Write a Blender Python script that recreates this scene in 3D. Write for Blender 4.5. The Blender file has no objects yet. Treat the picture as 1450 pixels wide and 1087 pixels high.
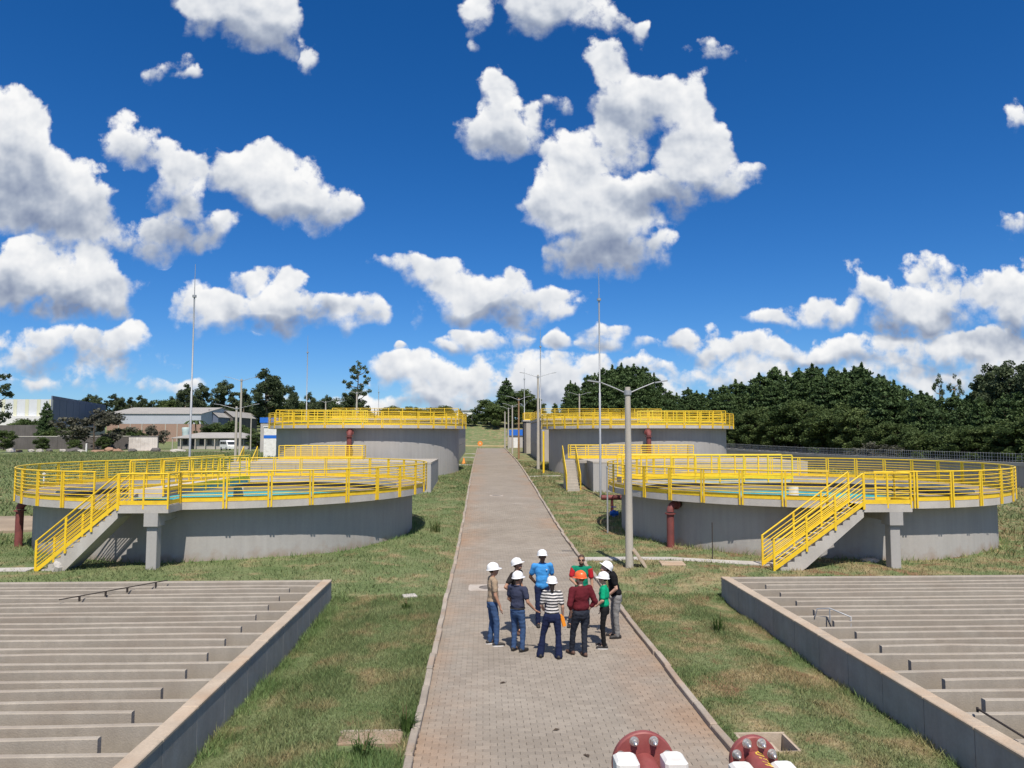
import bpy, bmesh, math, random
import numpy as np
from mathutils import Vector, Matrix, Euler
R = math.radians
sc = bpy.context.scene
col = sc.collection
# ------------------------------------------------------------------ camera
F_PX, CX, CY = 1050.0, 725.0, 543.5          # photograph: focal length and centre in its pixels
HORIZON = 617.0
CAM = Vector((-1.32, 0.0, 4.65))
YAW = math.atan((725 - 685) / F_PX)          # the road's vanishing point lies left of the centre
PITCH = math.atan((HORIZON - CY) / F_PX)
cam_data = bpy.data.cameras.new('camera'); cam_data.sensor_width = 36.0
cam_data.lens = F_PX / 1450 * 36; cam_data.clip_start = 0.1; cam_data.clip_end = 6000
cam = bpy.data.objects.new('camera', cam_data); col.objects.link(cam)
cam.location = CAM; cam.rotation_euler = (math.pi / 2 + PITCH, 0, -YAW)
sc.camera = cam
def px_dir(px, py):
    v = Vector(((px - CX) / F_PX, -(py - CY) / F_PX, -1.0))
    return cam.rotation_euler.to_matrix() @ v
def at(px, Z):
    """ground position seen in column px at depth Z from the camera"""
    X = (px - CX) / F_PX * Z
    return (CAM.x + X * math.cos(YAW) + Z * math.sin(YAW), Z * math.cos(YAW) - X * math.sin(YAW))
# ------------------------------------------------------------------ light
SUN_EL, SUN_AZ = R(58), R(180 - 9 + 2)        # azimuth clockwise from +y; the sun stands behind the camera, a little right
sc.view_settings.view_transform = 'Standard'; sc.view_settings.look = 'None'
sc.view_settings.exposure = 0.16; sc.view_settings.gamma = 1.0; sc.view_settings.use_curve_mapping = False
sc.cycles.use_denoising = True; sc.cycles.max_bounces = 6; sc.cycles.diffuse_bounces = 3
sc.cycles.glossy_bounces = 3; sc.cycles.transparent_max_bounces = 8; sc.cycles.sample_clamp_indirect = 6
sun_d = bpy.data.lights.new('sun', 'SUN'); sun_d.energy = 4.9; sun_d.angle = R(0.5); sun_d.color = (1.0, 0.93, 0.83)
sun = bpy.data.objects.new('sun', sun_d); col.objects.link(sun)
sun_vec = Vector((math.sin(SUN_AZ) * math.cos(SUN_EL), math.cos(SUN_AZ) * math.cos(SUN_EL), math.sin(SUN_EL)))
sun.rotation_euler = sun_vec.to_track_quat('Z', 'Y').to_euler()
sun.location = (30, -40, 80)

world = bpy.data.worlds.new('World'); sc.world = world; world.use_nodes = True
world.cycles.sampling_method = 'MANUAL'; world.cycles.sample_map_resolution = 512
def build_world():
    nt = world.node_tree; nt.nodes.clear()
    N = nt.nodes; L = nt.links
    out = N.new('ShaderNodeOutputWorld')
    sky = N.new('ShaderNodeTexSky'); sky.sky_type = 'NISHITA'; sky.sun_disc = False
    sky.sun_elevation = SUN_EL; sky.sun_rotation = SUN_AZ; sky.altitude = 900; sky.air_density = 1.0
    sky.dust_density = 0.3; sky.ozone_density = 1.0
    hs = N.new('ShaderNodeHueSaturation'); hs.inputs['Saturation'].default_value = 1.16
    tint = N.new('ShaderNodeVectorMath'); tint.operation = 'MULTIPLY'; tint.inputs[1].default_value = (.62, .86, 1.25)
    L.new(sky.outputs[0], tint.inputs[0]); L.new(tint.outputs[0], hs.inputs['Color'])
    bg_sky = N.new('ShaderNodeBackground'); bg_sky.inputs['Strength'].default_value = 0.080
    L.new(hs.outputs[0], bg_sky.inputs['Color'])
    # ---- cumulus: ellipses laid out by direction (x/y, z/y), broken up with noise
    tc = N.new('ShaderNodeTexCoord')
    sep = N.new('ShaderNodeSeparateXYZ'); L.new(tc.outputs['Generated'], sep.inputs[0])
    def math_(op, a, b=None, c=None, tree=nt):
        n = tree.nodes.new('ShaderNodeMath'); n.operation = op
        for i, v in enumerate((a, b, c)):
            if v is None: continue
            if isinstance(v, (int, float)): n.inputs[i].default_value = v
            else: tree.links.new(v, n.inputs[i])
        return n.outputs[0]
    def vec_(op, a, b=None, c=None, tree=nt):
        n = tree.nodes.new('ShaderNodeVectorMath'); n.operation = op
        for i, v in enumerate((a, b, c)):
            if v is None: continue
            if isinstance(v, (tuple, list)): n.inputs[i].default_value = v
            elif isinstance(v, (int, float)): n.inputs['Scale'].default_value = v
            else: tree.links.new(v, n.inputs[i])
        return n.outputs['Value' if op in ('LENGTH', 'DOT_PRODUCT') else 'Vector']
    # behind and beside the view the same field of clouds goes on, mirrored in |y|
    ay = math_('MAXIMUM', math_('ABSOLUTE', sep.outputs[1]), 0.02)
    u = math_('DIVIDE', sep.outputs[0], ay); v = math_('DIVIDE', sep.outputs[2], ay)
    cmb = N.new('ShaderNodeCombineXYZ'); L.new(u, cmb.inputs[0]); L.new(v, cmb.inputs[1])
    P = cmb.outputs[0]
    def uv(px, py):
        d = px_dir(px, py); return d.x / d.y, d.z / d.y
    # coarse warp so that no ellipse shows
    wn = N.new('ShaderNodeTexNoise'); wn.noise_dimensions = '2D'; wn.inputs['Scale'].default_value = 13
    wn.inputs['Detail'].default_value = 2.5; L.new(P, wn.inputs['Vector'])
    wv = vec_('MULTIPLY_ADD', vec_('SUBTRACT', wn.outputs['Color'], (.5, .5, .5)), (.085, .07, 0), P)
    ws = N.new('ShaderNodeSeparateXYZ'); L.new(wv, ws.inputs[0])
    uu = N.new('ShaderNodeCombineXYZ'); vv = N.new('ShaderNodeCombineXYZ')
    for i in range(3): L.new(ws.outputs[0], uu.inputs[i]); L.new(ws.outputs[1], vv.inputs[i])
    U, V = uu.outputs[0], vv.outputs[0]
    # ellipses three at a time, one per vector channel: (px, py, rx, ry, weight)
    B = list(CLOUDS)
    while len(B) % 3: B.append((0, 2000, 10, 10, .1))
    acc = vs = ds = None
    for i in range(0, len(B), 3):
        t = B[i:i + 3]
        c = [uv(b[0], b[1]) for b in t]; su = [b[2] / F_PX for b in t]; sv = [b[3] / F_PX for b in t]
        m = [max(min(p_, q_), 30 / F_PX) for p_, q_ in zip(su, sv)]
        X = vec_('MULTIPLY_ADD', U, tuple(1 / k for k in su), tuple(-c[k][0] / su[k] for k in range(3)))
        Y = vec_('MULTIPLY_ADD', V, tuple(1 / k for k in sv), tuple(-c[k][1] / sv[k] for k in range(3)))
        q = vec_('MULTIPLY_ADD', Y, Y, vec_('MULTIPLY', X, X))
        d = vec_('MULTIPLY_ADD', q, tuple(-k * 1.0 for k in m), tuple(m[k] * 1.0 * t[k][4] for k in range(3)))
        rl = vec_('MAXIMUM', vec_('ADD', d, (.012, .012, .012)), (0, 0, 0))
        acc = d if acc is None else vec_('MAXIMUM', acc, d)
        vs = vec_('MULTIPLY', rl, Y) if vs is None else vec_('MULTIPLY_ADD', rl, Y, vs)
        ds = rl if ds is None else vec_('ADD', ds, rl)
    sa = N.new('ShaderNodeSeparateXYZ'); L.new(acc, sa.inputs[0])
    env = math_('SMOOTH_MAX', math_('SMOOTH_MAX', sa.outputs[0], sa.outputs[1], .012), sa.outputs[2], .012)
    env = math_('MINIMUM', env, .075)
    loc = math_('DIVIDE', vec_('DOT_PRODUCT', vs, (1, 1, 1)), math_('ADD', vec_('DOT_PRODUCT', ds, (1, 1, 1)), .002))
    def billow(vec):
        n1 = N.new('ShaderNodeTexNoise'); n1.noise_dimensions = '2D'
        n1.inputs['Scale'].default_value = 24; n1.inputs['Detail'].default_value = 7; n1.inputs['Roughness'].default_value = .60
        L.new(vec, n1.inputs['Vector'])
        vo = N.new('ShaderNodeTexVoronoi'); vo.voronoi_dimensions = '2D'; vo.feature = 'F1'
        vo.inputs['Scale'].default_value = 40; vo.inputs['Detail'].default_value = 1.8; vo.inputs['Roughness'].default_value = .5
        vo.normalize = True
        L.new(vec_('MULTIPLY_ADD', vec_('SUBTRACT', n1.outputs['Color'], (.5, .5, .5)), (.028, .028, 0), vec), vo.inputs['Vector'])
        nz = math_('MULTIPLY_ADD', n1.outputs['Fac'], .074, -.036)
        return math_('MULTIPLY_ADD', vo.outputs['Distance'], -.030, math_('ADD', nz, .010))
    b0 = billow(P)
    def puff(vec):
        n1 = N.new('ShaderNodeTexNoise'); n1.noise_dimensions = '2D'; n1.inputs['Scale'].default_value = 22; n1.inputs['Detail'].default_value = 3.2; n1.inputs['Roughness'].default_value = .52
        L.new(vec, n1.inputs['Vector'])
        return math_('MULTIPLY', n1.outputs['Fac'], .075)
    s0 = puff(P); s1 = puff(vec_('ADD', P, (0.004, 0.012, 0)))
    d0 = math_('ADD', env, b0)
    # crowns are crisp, bases fray out
    soft = N.new('ShaderNodeMapRange'); L.new(loc, soft.inputs[0]); soft.inputs[1].default_value = -.6; soft.inputs[2].default_value = .5
    soft.inputs[3].default_value = .042; soft.inputs[4].default_value = .016
    mr = N.new('ShaderNodeMapRange'); mr.interpolation_type = 'SMOOTHSTEP'
    L.new(d0, mr.inputs[0]); mr.inputs[1].default_value = -.003; L.new(soft.outputs[0], mr.inputs[2])
    hz = N.new('ShaderNodeMapRange'); L.new(v, hz.inputs[0]); hz.inputs[1].default_value = 0.0; hz.inputs[2].default_value = .02
    alpha = math_('MULTIPLY', mr.outputs[0], hz.outputs[0])
    slope = math_('SUBTRACT', s0, s1)
    thick = N.new('ShaderNodeMapRange'); L.new(d0, thick.inputs[0]); thick.inputs[1].default_value = .01; thick.inputs[2].default_value = .085
    lit = math_('MULTIPLY_ADD', loc, .34, math_('MULTIPLY_ADD', slope, 9.5, .68))
    lit = math_('SUBTRACT', lit, math_('MULTIPLY', thick.outputs[0], .14))
    dk = None
    S = list(CLOUD_BASES)
    while len(S) % 3: S.append((0, 2000, 10, 10, 0))
    for i in range(0, len(S), 3):
        t = S[i:i + 3]; c = [uv(b[0], b[1]) for b in t]; su = [b[2] / F_PX for b in t]; sv = [b[3] / F_PX for b in t]
        X = vec_('MULTIPLY_ADD', U, tuple(1 / k for k in su), tuple(-c[k][0] / su[k] for k in range(3)))
        Y = vec_('MULTIPLY_ADD', V, tuple(1 / k for k in sv), tuple(-c[k][1] / sv[k] for k in range(3)))
        q = vec_('MULTIPLY_ADD', Y, Y, vec_('MULTIPLY', X, X))
        d = vec_('MULTIPLY_ADD', q, tuple(-t[k][4] for k in range(3)), tuple(t[k][4] for k in range(3)))
        dk = d if dk is None else vec_('MAXIMUM', dk, d)
    sd = N.new('ShaderNodeSeparateXYZ'); L.new(dk, sd.inputs[0])
    dark = math_('MAXIMUM', math_('SMOOTH_MAX', math_('SMOOTH_MAX', sd.outputs[0], sd.outputs[1], .2), sd.outputs[2], .2), 0)
    lit = math_('SUBTRACT', math_('ADD', lit, .10), math_('MULTIPLY', dark, .48))
    rmp = N.new('ShaderNodeValToRGB'); L.new(lit, rmp.inputs[0])
    e = rmp.color_ramp.elements
    e[0].position = .1; e[0].color = (.22, .275, .41, 1)
    e[1].position = 1; e[1].color = (1.0, 1.0, 1.0, 1)
    m1 = e.new(.40); m1.color = (.43, .485, .59, 1)
    m2 = e.new(.68); m2.color = (.75, .78, .83, 1)
    bg_c = N.new('ShaderNodeBackground'); L.new(rmp.outputs[0], bg_c.inputs['Color']); bg_c.inputs['Strength'].default_value = .86
    mix = N.new('ShaderNodeMixShader'); L.new(alpha, mix.inputs[0]); L.new(bg_sky.outputs[0], mix.inputs[1]); L.new(bg_c.outputs[0], mix.inputs[2])
    L.new(mix.outputs[0], out.inputs[0])
# shaded undersides of the larger clouds (px, py, rx, ry, strength)
CLOUD_BASES = [(850,362,120,48,1),(965,285,120,34,.9),(725,200,65,34,.7),(890,170,80,60,.45),(30,260,70,70,.8),(90,310,90,45,.7),(235,325,90,60,.75),(410,300,110,26,.75),
 (85,432,120,30,.95),(15,420,60,40,.6),(395,465,120,20,.9),(440,440,60,20,.5),(335,50,90,32,.6),(790,35,90,26,.55),(690,448,110,18,.75),(630,500,40,10,.5),(1300,462,130,24,.95),(1420,478,70,30,.9),
 (1350,450,45,40,.6),(1100,470,60,10,.6),(1170,512,130,14,.6),(620,575,80,14,.6),(740,560,80,30,.55),(130,510,110,22,.6),(860,495,50,12,.5),(1330,525,140,20,.6),(990,500,60,14,.5),
 (-150,300,160,40,.8),(1620,300,150,40,.8),(-330,450,180,30,.8),(1760,460,190,30,.8),(-200,-180,170,40,.7),(480,-210,180,50,.7),(1100,-160,160,40,.7)]
CLOUDS = [
 (325,-20,85,70,1),(375,25,55,55,1),(300,20,45,45,.9),(432,82,24,32,.5),
 (232,100,38,28,.42),(272,114,22,14,.7),
 (0,210,75,95,1),(60,270,80,70,1),(115,305,60,55,1),(20,300,90,50,.8),
 (185,205,52,38,1),(245,245,45,45,.95),(265,290,35,50,.85),(225,335,70,42,.8),(110,345,60,35,.8),
 (345,245,62,48,1),(405,270,75,50,1),(440,295,75,34,1),(495,298,30,24,.8),(305,320,45,25,.55),
 (60,390,85,42,1),(130,400,62,48,1),(15,405,60,45,1),(95,430,90,28,.8),
 (350,392,32,22,.8),(340,442,95,36,1),(400,430,70,40,1),(470,440,60,28,.85),(525,442,32,18,.9),(400,462,70,20,.8),
 (120,488,90,28,.95),(175,478,45,28,.95),(55,495,70,38,.75),(150,515,80,25,.55),
 (672,15,30,40,.8),(668,60,16,20,.5),(775,0,70,48,1),(850,30,48,32,.85),(905,42,20,30,.7),
 (708,130,30,38,1),(718,185,62,50,1),(745,205,45,30,.8),
 (850,95,45,45,.75),(890,150,85,60,.78),(965,150,60,58,.85),(985,215,58,65,1),(1015,255,55,38,.95),(1058,240,28,22,.8),
 (820,235,58,55,1),(790,290,55,60,1),(860,300,85,60,1),(850,360,95,45,.95),(930,270,90,38,.95),(930,355,35,45,.65),(865,195,60,40,.7),
 (1010,75,52,30,.42),(785,150,28,22,.35),
 (555,383,32,18,.85),(595,388,38,24,.9),(640,410,55,40,1),(705,405,35,32,1),(690,432,95,34,1),(760,430,50,28,.9),(790,440,40,14,.7),
 (632,492,28,13,.95),(672,484,36,19,.95),(575,490,16,10,.7),(725,470,38,26,.75),(797,481,30,20,.95),(868,466,36,22,.95),(862,488,45,18,.75),
 (740,510,75,28,.75),(590,530,60,34,1),(640,550,70,40,1),(700,550,60,34,.95),(760,545,85,45,.9),(840,530,70,38,.8),(500,570,45,25,.7),(400,565,30,20,.6),(545,575,130,20,.7),
 (985,478,35,24,.95),(1030,500,70,26,.9),(930,490,40,15,.6),
 (1435,172,30,28,.95),(1445,325,32,20,.75),
 (1098,452,45,20,.9),(1165,440,48,22,.95),(1240,420,48,32,1),(1300,435,95,42,1),(1308,382,35,24,.7),(1330,395,30,24,.7),(1400,410,48,34,1),(1440,425,50,62,1),
 (1075,500,75,24,.95),(1180,500,95,26,.9),(1280,485,75,30,.85),(1370,500,100,42,.9),(1060,525,60,25,.8),(1240,520,110,30,.8),(1420,520,80,45,.85),
 (680,572,130,20,.75),(880,556,120,26,.75),(1120,538,150,24,.8),(470,585,120,16,.6),(250,548,60,14,.5),(960,525,80,22,.7),(1300,545,160,22,.75),(60,540,110,20,.6),
 # clouds beyond the frame
 (-150,260,160,70,1),(-330,420,180,60,1),(-420,150,140,60,1),(1620,260,150,70,1),(1760,430,190,60,1),(1900,120,160,60,1),
 (870,212,48,40,.8),(-200,-220,170,80,1),(480,-260,180,90,1),(1100,-200,160,80,1),(1600,-300,200,90,1),(-120,520,130,40,.9),(1560,520,120,40,.9),
]
# unseen clouds added overhead and behind to neutralise the blue fill in shadows (ellipses grow with the stretch of the layout towards the zenith)
_cr = random.Random(4)
for _el in (38, 46, 54, 62, 70, 77):
    for _k in range(5):
        _v = math.tan(R(_el)); _u = _cr.uniform(-1.0, 1.0)*_v*1.6; _s = (1+_v*_v)**.5*(1+_v*.5)
        CLOUDS.append((685+_u*F_PX, HORIZON-_v*F_PX, 150*_s, 78*_s, 1))
build_world()
# ------------------------------------------------------------------ helpers
rng = random.Random(7)
nprng = np.random.default_rng(11)
def tag(o, label=None, cat=None, group=None, kind=None):
    if label: o['label'] = label
    if cat: o['category'] = cat
    if group: o['group'] = group
    if kind: o['kind'] = kind
    return o
def empty(name, loc, label, cat, group=None, rz=0.0):
    o = bpy.data.objects.new(name, None); o.empty_display_size = .2; col.objects.link(o)
    o.location = loc; o.rotation_euler = (0, 0, rz)
    return tag(o, label, cat, group)
def link(name, me, parent=None, loc=None, rot=None):
    o = bpy.data.objects.new(name, me); col.objects.link(o)
    if parent is not None: o.parent = parent
    if loc is not None: o.location = loc
    if rot is not None: o.rotation_euler = rot
    return o
def copy_tree(o, parent=None):
    c = o.copy(); col.objects.link(c); c.parent = parent
    for ch in list(o.children):
        copy_tree(ch, c)
    return c
class MB:
    """collects simple shapes; mesh() / build() makes ONE mesh of them"""
    def __init__(s): s.v = []; s.f = []; s.sm = []
    def add(s, vs, fs, smooth=False):
        n = len(s.v); s.v += [tuple(v) for v in vs]; s.f += [tuple(i + n for i in f) for f in fs]; s.sm += [smooth] * len(fs); return s
    def box(s, x0, x1, y0, y1, z0, z1):
        return s.add([(x0,y0,z0),(x1,y0,z0),(x1,y1,z0),(x0,y1,z0),(x0,y0,z1),(x1,y0,z1),(x1,y1,z1),(x0,y1,z1)],
                     [(3,2,1,0),(4,5,6,7),(0,1,5,4),(1,2,6,5),(2,3,7,6),(3,0,4,7)])
    def cbox(s, x0, x1, y0, y1, z0, z1, c=.01):
        """box with chamfered upright and top edges"""
        b = [(x0+c,y0),(x1-c,y0),(x1,y0+c),(x1,y1-c),(x1-c,y1),(x0+c,y1),(x0,y1-c),(x0,y0+c)]
        t = [(x0+2*c,y0+c),(x1-2*c,y0+c),(x1-c,y0+2*c),(x1-c,y1-2*c),(x1-2*c,y1-c),(x0+2*c,y1-c),(x0+c,y1-2*c),(x0+c,y0+2*c)]
        vs = [(x,y,z0) for x,y in b] + [(x,y,z1-c) for x,y in b] + [(x,y,z1) for x,y in t]
        fs = [tuple(range(7,-1,-1)), tuple(range(16,24))]
        for i in range(8):
            j = (i+1) % 8; fs += [(i,j,8+j,8+i), (8+i,8+j,16+j,16+i)]
        return s.add(vs, fs)
    def obox(s, mat, sx, sy, sz):
        vs = [mat @ Vector((a*sx/2, b*sy/2, c*sz/2)) for c in (-1,1) for a,b in ((-1,-1),(1,-1),(1,1),(-1,1))]
        return s.add(vs, [(3,2,1,0),(4,5,6,7),(0,1,5,4),(1,2,6,5),(2,3,7,6),(3,0,4,7)])
    def prism(s, pts, y0, y1):
        """polygon in x,z extruded along y"""
        n = len(pts)
        vs = [(x,y0,z) for x,z in pts] + [(x,y1,z) for x,z in pts]
        fs = [tuple(range(n)), tuple(range(2*n-1,n-1,-1))] + [((i+1)%n, i, n+i, n+(i+1)%n) for i in range(n)]
        return s.add(vs, fs)
    def poly(s, pts, z0, z1):
        n = len(pts)
        vs = [(x,y,z0) for x,y in pts] + [(x,y,z1) for x,y in pts]
        fs = [tuple(range(n-1,-1,-1)), tuple(range(n,2*n))] + [(i,(i+1)%n,n+(i+1)%n,n+i) for i in range(n)]
        return s.add(vs, fs)
    def path(s, pts, rad, n=6, caps=True, smooth=True, twist=0.0):
        """round tube through points; rad is a number or one per point"""
        pts = [Vector(p) for p in pts]
        if isinstance(rad, (int, float)): rad = [rad] * len(pts)
        vs = []; ref = None
        for i, p in enumerate(pts):
            a = pts[max(i-1,0)]; b = pts[min(i+1,len(pts)-1)]
            t = (b-a).normalized()
            if ref is None: ref = Vector((0,0,1)) if abs(t.z) < .9 else Vector((1,0,0))
            x = (ref - t*ref.dot(t)).normalized(); y = t.cross(x); ref = x
            for k in range(n):
                ang = 2*math.pi*k/n + twist
                vs.append(p + (x*math.cos(ang) + y*math.sin(ang))*rad[i])
        fs = []
        for i in range(len(pts)-1):
            for k in range(n):
                j = (k+1) % n
                fs.append((i*n+k, i*n+j, (i+1)*n+j, (i+1)*n+k))
        s.add(vs, fs, smooth)
        if caps:
            m = (len(pts)-1)*n
            s.add(vs[:n], [tuple(range(n-1,-1,-1))]); s.add(vs[m:m+n], [tuple(range(n))])
        return s
    def lathe(s, prof, n=48, closed=False, smooth=True, cx=0, cy=0, a0=0.0, a1=None):
        """profile [(r,z)...] turned about the z axis; closed joins last to first"""
        full = a1 is None
        m = len(prof); cnt = n if full else n+1
        vs = []
        for i in range(cnt):
            a = a0 + (2*math.pi if full else a1-a0)*i/n
            for r, z in prof: vs.append((cx + r*math.cos(a), cy + r*math.sin(a), z))
        fs = []
        for i in range(n):
            j = (i+1) % cnt
            for k in range(m if closed else m-1):
                l = (k+1) % m
                fs.append((i*m+k, j*m+k, j*m+l, i*m+l))
        return s.add(vs, fs, smooth)
    def mesh(s, name, mat=None, flatten=None):
        me = bpy.data.meshes.new(name); me.from_pydata(s.v, [], s.f)
        me.polygons.foreach_set('use_smooth', s.sm)
        if mat: me.materials.append(mat)
        me.update(); return me
    def build(s, name, mat, parent=None, loc=None, rot=None):
        return link(name, s.mesh(name, mat), parent, loc, rot)
def sharp(me, ang=35):
    """smooth shading with sharp creases"""
    try: me.set_sharp_from_angle(angle=R(ang))
    except Exception: pass
    return me

# ------------------------------------------------------------------ materials
MATS = {}
def ramp_set(rmp, stops):
    e = rmp.color_ramp.elements
    e[0].position, e[0].color = stops[0][0], (*stops[0][1], 1)
    e[1].position, e[1].color = stops[-1][0], (*stops[-1][1], 1)
    for p, c in stops[1:-1]:
        x = e.new(p); x.color = (*c, 1)
def M(name, base, rough=.8, var=.15, scale=1.2, fine=25, bump=.0, metal=0, spec=.35, stain=None, stain_amt=.0, stain_scale=.5, streak=0.0, rnd=0.0, splash=None):
    """procedural paint, concrete or metal: large blotches, fine grain, optional stains, vertical streaks and relief"""
    if name in MATS: return MATS[name]
    m = bpy.data.materials.new(name); m.use_nodes = True; nt = m.node_tree; N = nt.nodes; L = nt.links
    b = N['Principled BSDF']; b.inputs['Roughness'].default_value = rough; b.inputs['Metallic'].default_value = metal
    b.inputs['Specular IOR Level'].default_value = spec
    geo = N.new('ShaderNodeNewGeometry')
    def noise(sc_, det, vec=geo.outputs['Position']):
        n = N.new('ShaderNodeTexNoise'); n.inputs['Scale'].default_value = sc_; n.inputs['Detail'].default_value = det; L.new(vec, n.inputs['Vector']); return n.outputs['Fac']
    def mul(colr, fac_socket, lo, hi):
        mr = N.new('ShaderNodeMapRange'); L.new(fac_socket, mr.inputs[0]); mr.inputs[1].default_value = .25; mr.inputs[2].default_value = .75
        mr.inputs[3].default_value = lo; mr.inputs[4].default_value = hi
        vm = N.new('ShaderNodeVectorMath'); vm.operation = 'SCALE'; L.new(mr.outputs[0], vm.inputs['Scale'])
        if isinstance(colr, tuple): vm.inputs[0].default_value = colr
        else: L.new(colr, vm.inputs[0])
        return vm.outputs[0]
    c = mul(tuple(base), noise(scale, 4), 1-var, 1+var)
    c = mul(c, noise(fine, 3), 1-var*.6, 1+var*.6)
    if streak:
        vm = N.new('ShaderNodeVectorMath'); vm.operation = 'MULTIPLY'; vm.inputs[1].default_value = (3.2, 3.2, .25); L.new(geo.outputs['Position'], vm.inputs[0])
        c = mul(c, noise(1.6, 4, vm.outputs[0]), 1-streak, 1+streak*.6)
    if rnd:
        oi = N.new('ShaderNodeObjectInfo')
        mr = N.new('ShaderNodeMapRange'); L.new(oi.outputs['Random'], mr.inputs[0]); mr.inputs[3].default_value = 1-rnd; mr.inputs[4].default_value = 1+rnd
        vm = N.new('ShaderNodeVectorMath'); vm.operation = 'SCALE'; L.new(mr.outputs[0], vm.inputs['Scale']); L.new(c, vm.inputs[0]); c = vm.outputs[0]
    if stain is not None:
        f = noise(stain_scale, 6)
        mr = N.new('ShaderNodeMapRange'); L.new(f, mr.inputs[0]); mr.inputs[1].default_value = .48; mr.inputs[2].default_value = .72; mr.inputs[4].default_value = stain_amt
        mx = N.new('ShaderNodeMix'); mx.data_type = 'RGBA'; L.new(mr.outputs[0], mx.inputs['Factor']); L.new(c, mx.inputs['A']); mx.inputs['B'].default_value = (*stain, 1)
        c = mx.outputs['Result']
    if splash is not None:
        # earth splashed up from the ground by rain, uneven in height
        sp = N.new('ShaderNodeSeparateXYZ'); L.new(geo.outputs['Position'], sp.inputs[0])
        ad = N.new('ShaderNodeMath'); ad.operation = 'MULTIPLY_ADD'; L.new(noise(2.2, 5), ad.inputs[0]); ad.inputs[1].default_value = -1.1; L.new(sp.outputs[2], ad.inputs[2])
        mr = N.new('ShaderNodeMapRange'); L.new(ad.outputs[0], mr.inputs[0]); mr.inputs[1].default_value = -.12; mr.inputs[2].default_value = -.52; mr.inputs[4].default_value = .65
        mx = N.new('ShaderNodeMix'); mx.data_type = 'RGBA'; L.new(mr.outputs[0], mx.inputs['Factor']); L.new(c, mx.inputs['A']); mx.inputs['B'].default_value = (*splash, 1)
        c = mx.outputs['Result']
    L.new(c, b.inputs['Base Color'])
    if bump:
        bp = N.new('ShaderNodeBump'); bp.inputs['Strength'].default_value = bump; bp.inputs['Distance'].default_value = .02
        L.new(noise(fine*2, 4), bp.inputs['Height']); L.new(bp.outputs[0], b.inputs['Normal'])
    MATS[name] = m; return m
yellow   = M('yellow_paint', (.82, .55, .025), .42, .05, 2, 18, spec=.4, stain=(.46,.26,.05), stain_amt=.42, stain_scale=4)
grey_paint = M('grey_wall_paint', (.372, .358, .340), .85, .06, .6, 14, bump=.1, streak=.10, stain=(.40,.36,.32), stain_amt=.30, stain_scale=.9, splash=(.27,.19,.13))
far_paint = M('grey_panel_paint', (.375, .362, .345), .85, .06, .5, 12, bump=.1, streak=.07)
blue_grey = M('bluish_grey_paint', (.285, .272, .258), .8, .1, 1.1, 16, bump=.15, streak=.10, stain=(.38,.38,.38), stain_amt=.35, stain_scale=2.5)
slab_conc = M('pale_concrete', (.46, .435, .40), .88, .09, 1.0, 20, bump=.2, streak=.06, stain=(.30,.27,.23), stain_amt=.35, stain_scale=1.4)
baffle_conc = M('baffle_concrete', (.338, .300, .250), .9, .10, .9, 22, bump=.25, streak=.12, stain=(.26,.21,.165), stain_amt=.45, stain_scale=.8)
coping_conc = M('dusty_coping', (.42, .345, .265), .92, .14, 1.6, 24, bump=.3, stain=(.40,.24,.13), stain_amt=.45, stain_scale=1.2)
tan_conc = M('warm_concrete', (.40, .365, .315), .9, .10, .6, 16, bump=.2, streak=.10, stain=(.27,.23,.18), stain_amt=.35)
kerb_conc = M('kerb_concrete', (.33, .285, .235), .92, .18, 1.6, 26, bump=.35, stain=(.33,.20,.12), stain_amt=.5, stain_scale=1.0, rnd=.14)
pole_conc = M('pole_concrete', (.43, .395, .34), .88, .08, 1.2, 20, bump=.15, streak=.08)
white_paint = M('white_paint', (.72, .71, .68), .6, .07, 2, 20, stain=(.45,.41,.36), stain_amt=.45, stain_scale=5)
red_iron = M('red_oxide_paint', (.235, .058, .055), .55, .14, 3, 30, bump=.1, stain=(.36,.15,.13), stain_amt=.35, stain_scale=6, spec=.4)
dark_red = M('dull_red_pipe', (.20, .060, .055), .65, .15, 2, 20, spec=.3, stain=(.10,.04,.04), stain_amt=.5, stain_scale=3)
dark_iron = M('dark_iron', (.045, .035, .03), .7, .2, 3, 30)
galv = M('galvanised_steel', (.36, .37, .38), .5, .08, 3, 20, metal=.35)
bolt_steel = M('bolt_steel', (.62, .60, .57), .33, .1, 30, 90, metal=.85)
blue_paint = M('blue_paint', (.02, .14, .55), .55, .08, 2, 12)
wood_pole = M('weathered_wood', (.30, .185, .10), .9, .2, 2, 30, streak=.2)
rubber = M('black_rubber', (.025,.025,.027), .8, .1)
glass_dark = M('dark_glass', (.02,.025,.03), .12, .02, spec=.6)
roof_sheet = M('fibre_cement_roof', (.34,.325,.30), .9, .14, .25, 3, streak=.15, stain=(.16,.15,.14), stain_amt=.5, stain_scale=.25)
clad_white = M('white_cladding', (.60,.62,.64), .7, .05, .3, 5)
clad_cream = M('cream_cladding', (.60,.60,.46), .7, .05, .3, 5)
clad_blue = M('slate_blue_cladding', (.12,.145,.21), .7, .06, .3, 5)
clad_pale = M('pale_grey_cladding', (.42,.445,.49), .7, .06, .3, 5)
brick_pink = M('bare_brick_wall', (.33,.22,.17), .9, .16, .5, 8, stain=(.22,.17,.14), stain_amt=.5)
wall_dirty = M('dirty_block_wall', (.115,.105,.10), .92, .2, .4, 6, streak=.2)
house_wall = M('faded_house_wall', (.40,.375,.35), .9, .15, .4, 8, streak=.1)
water_mat = None
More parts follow.
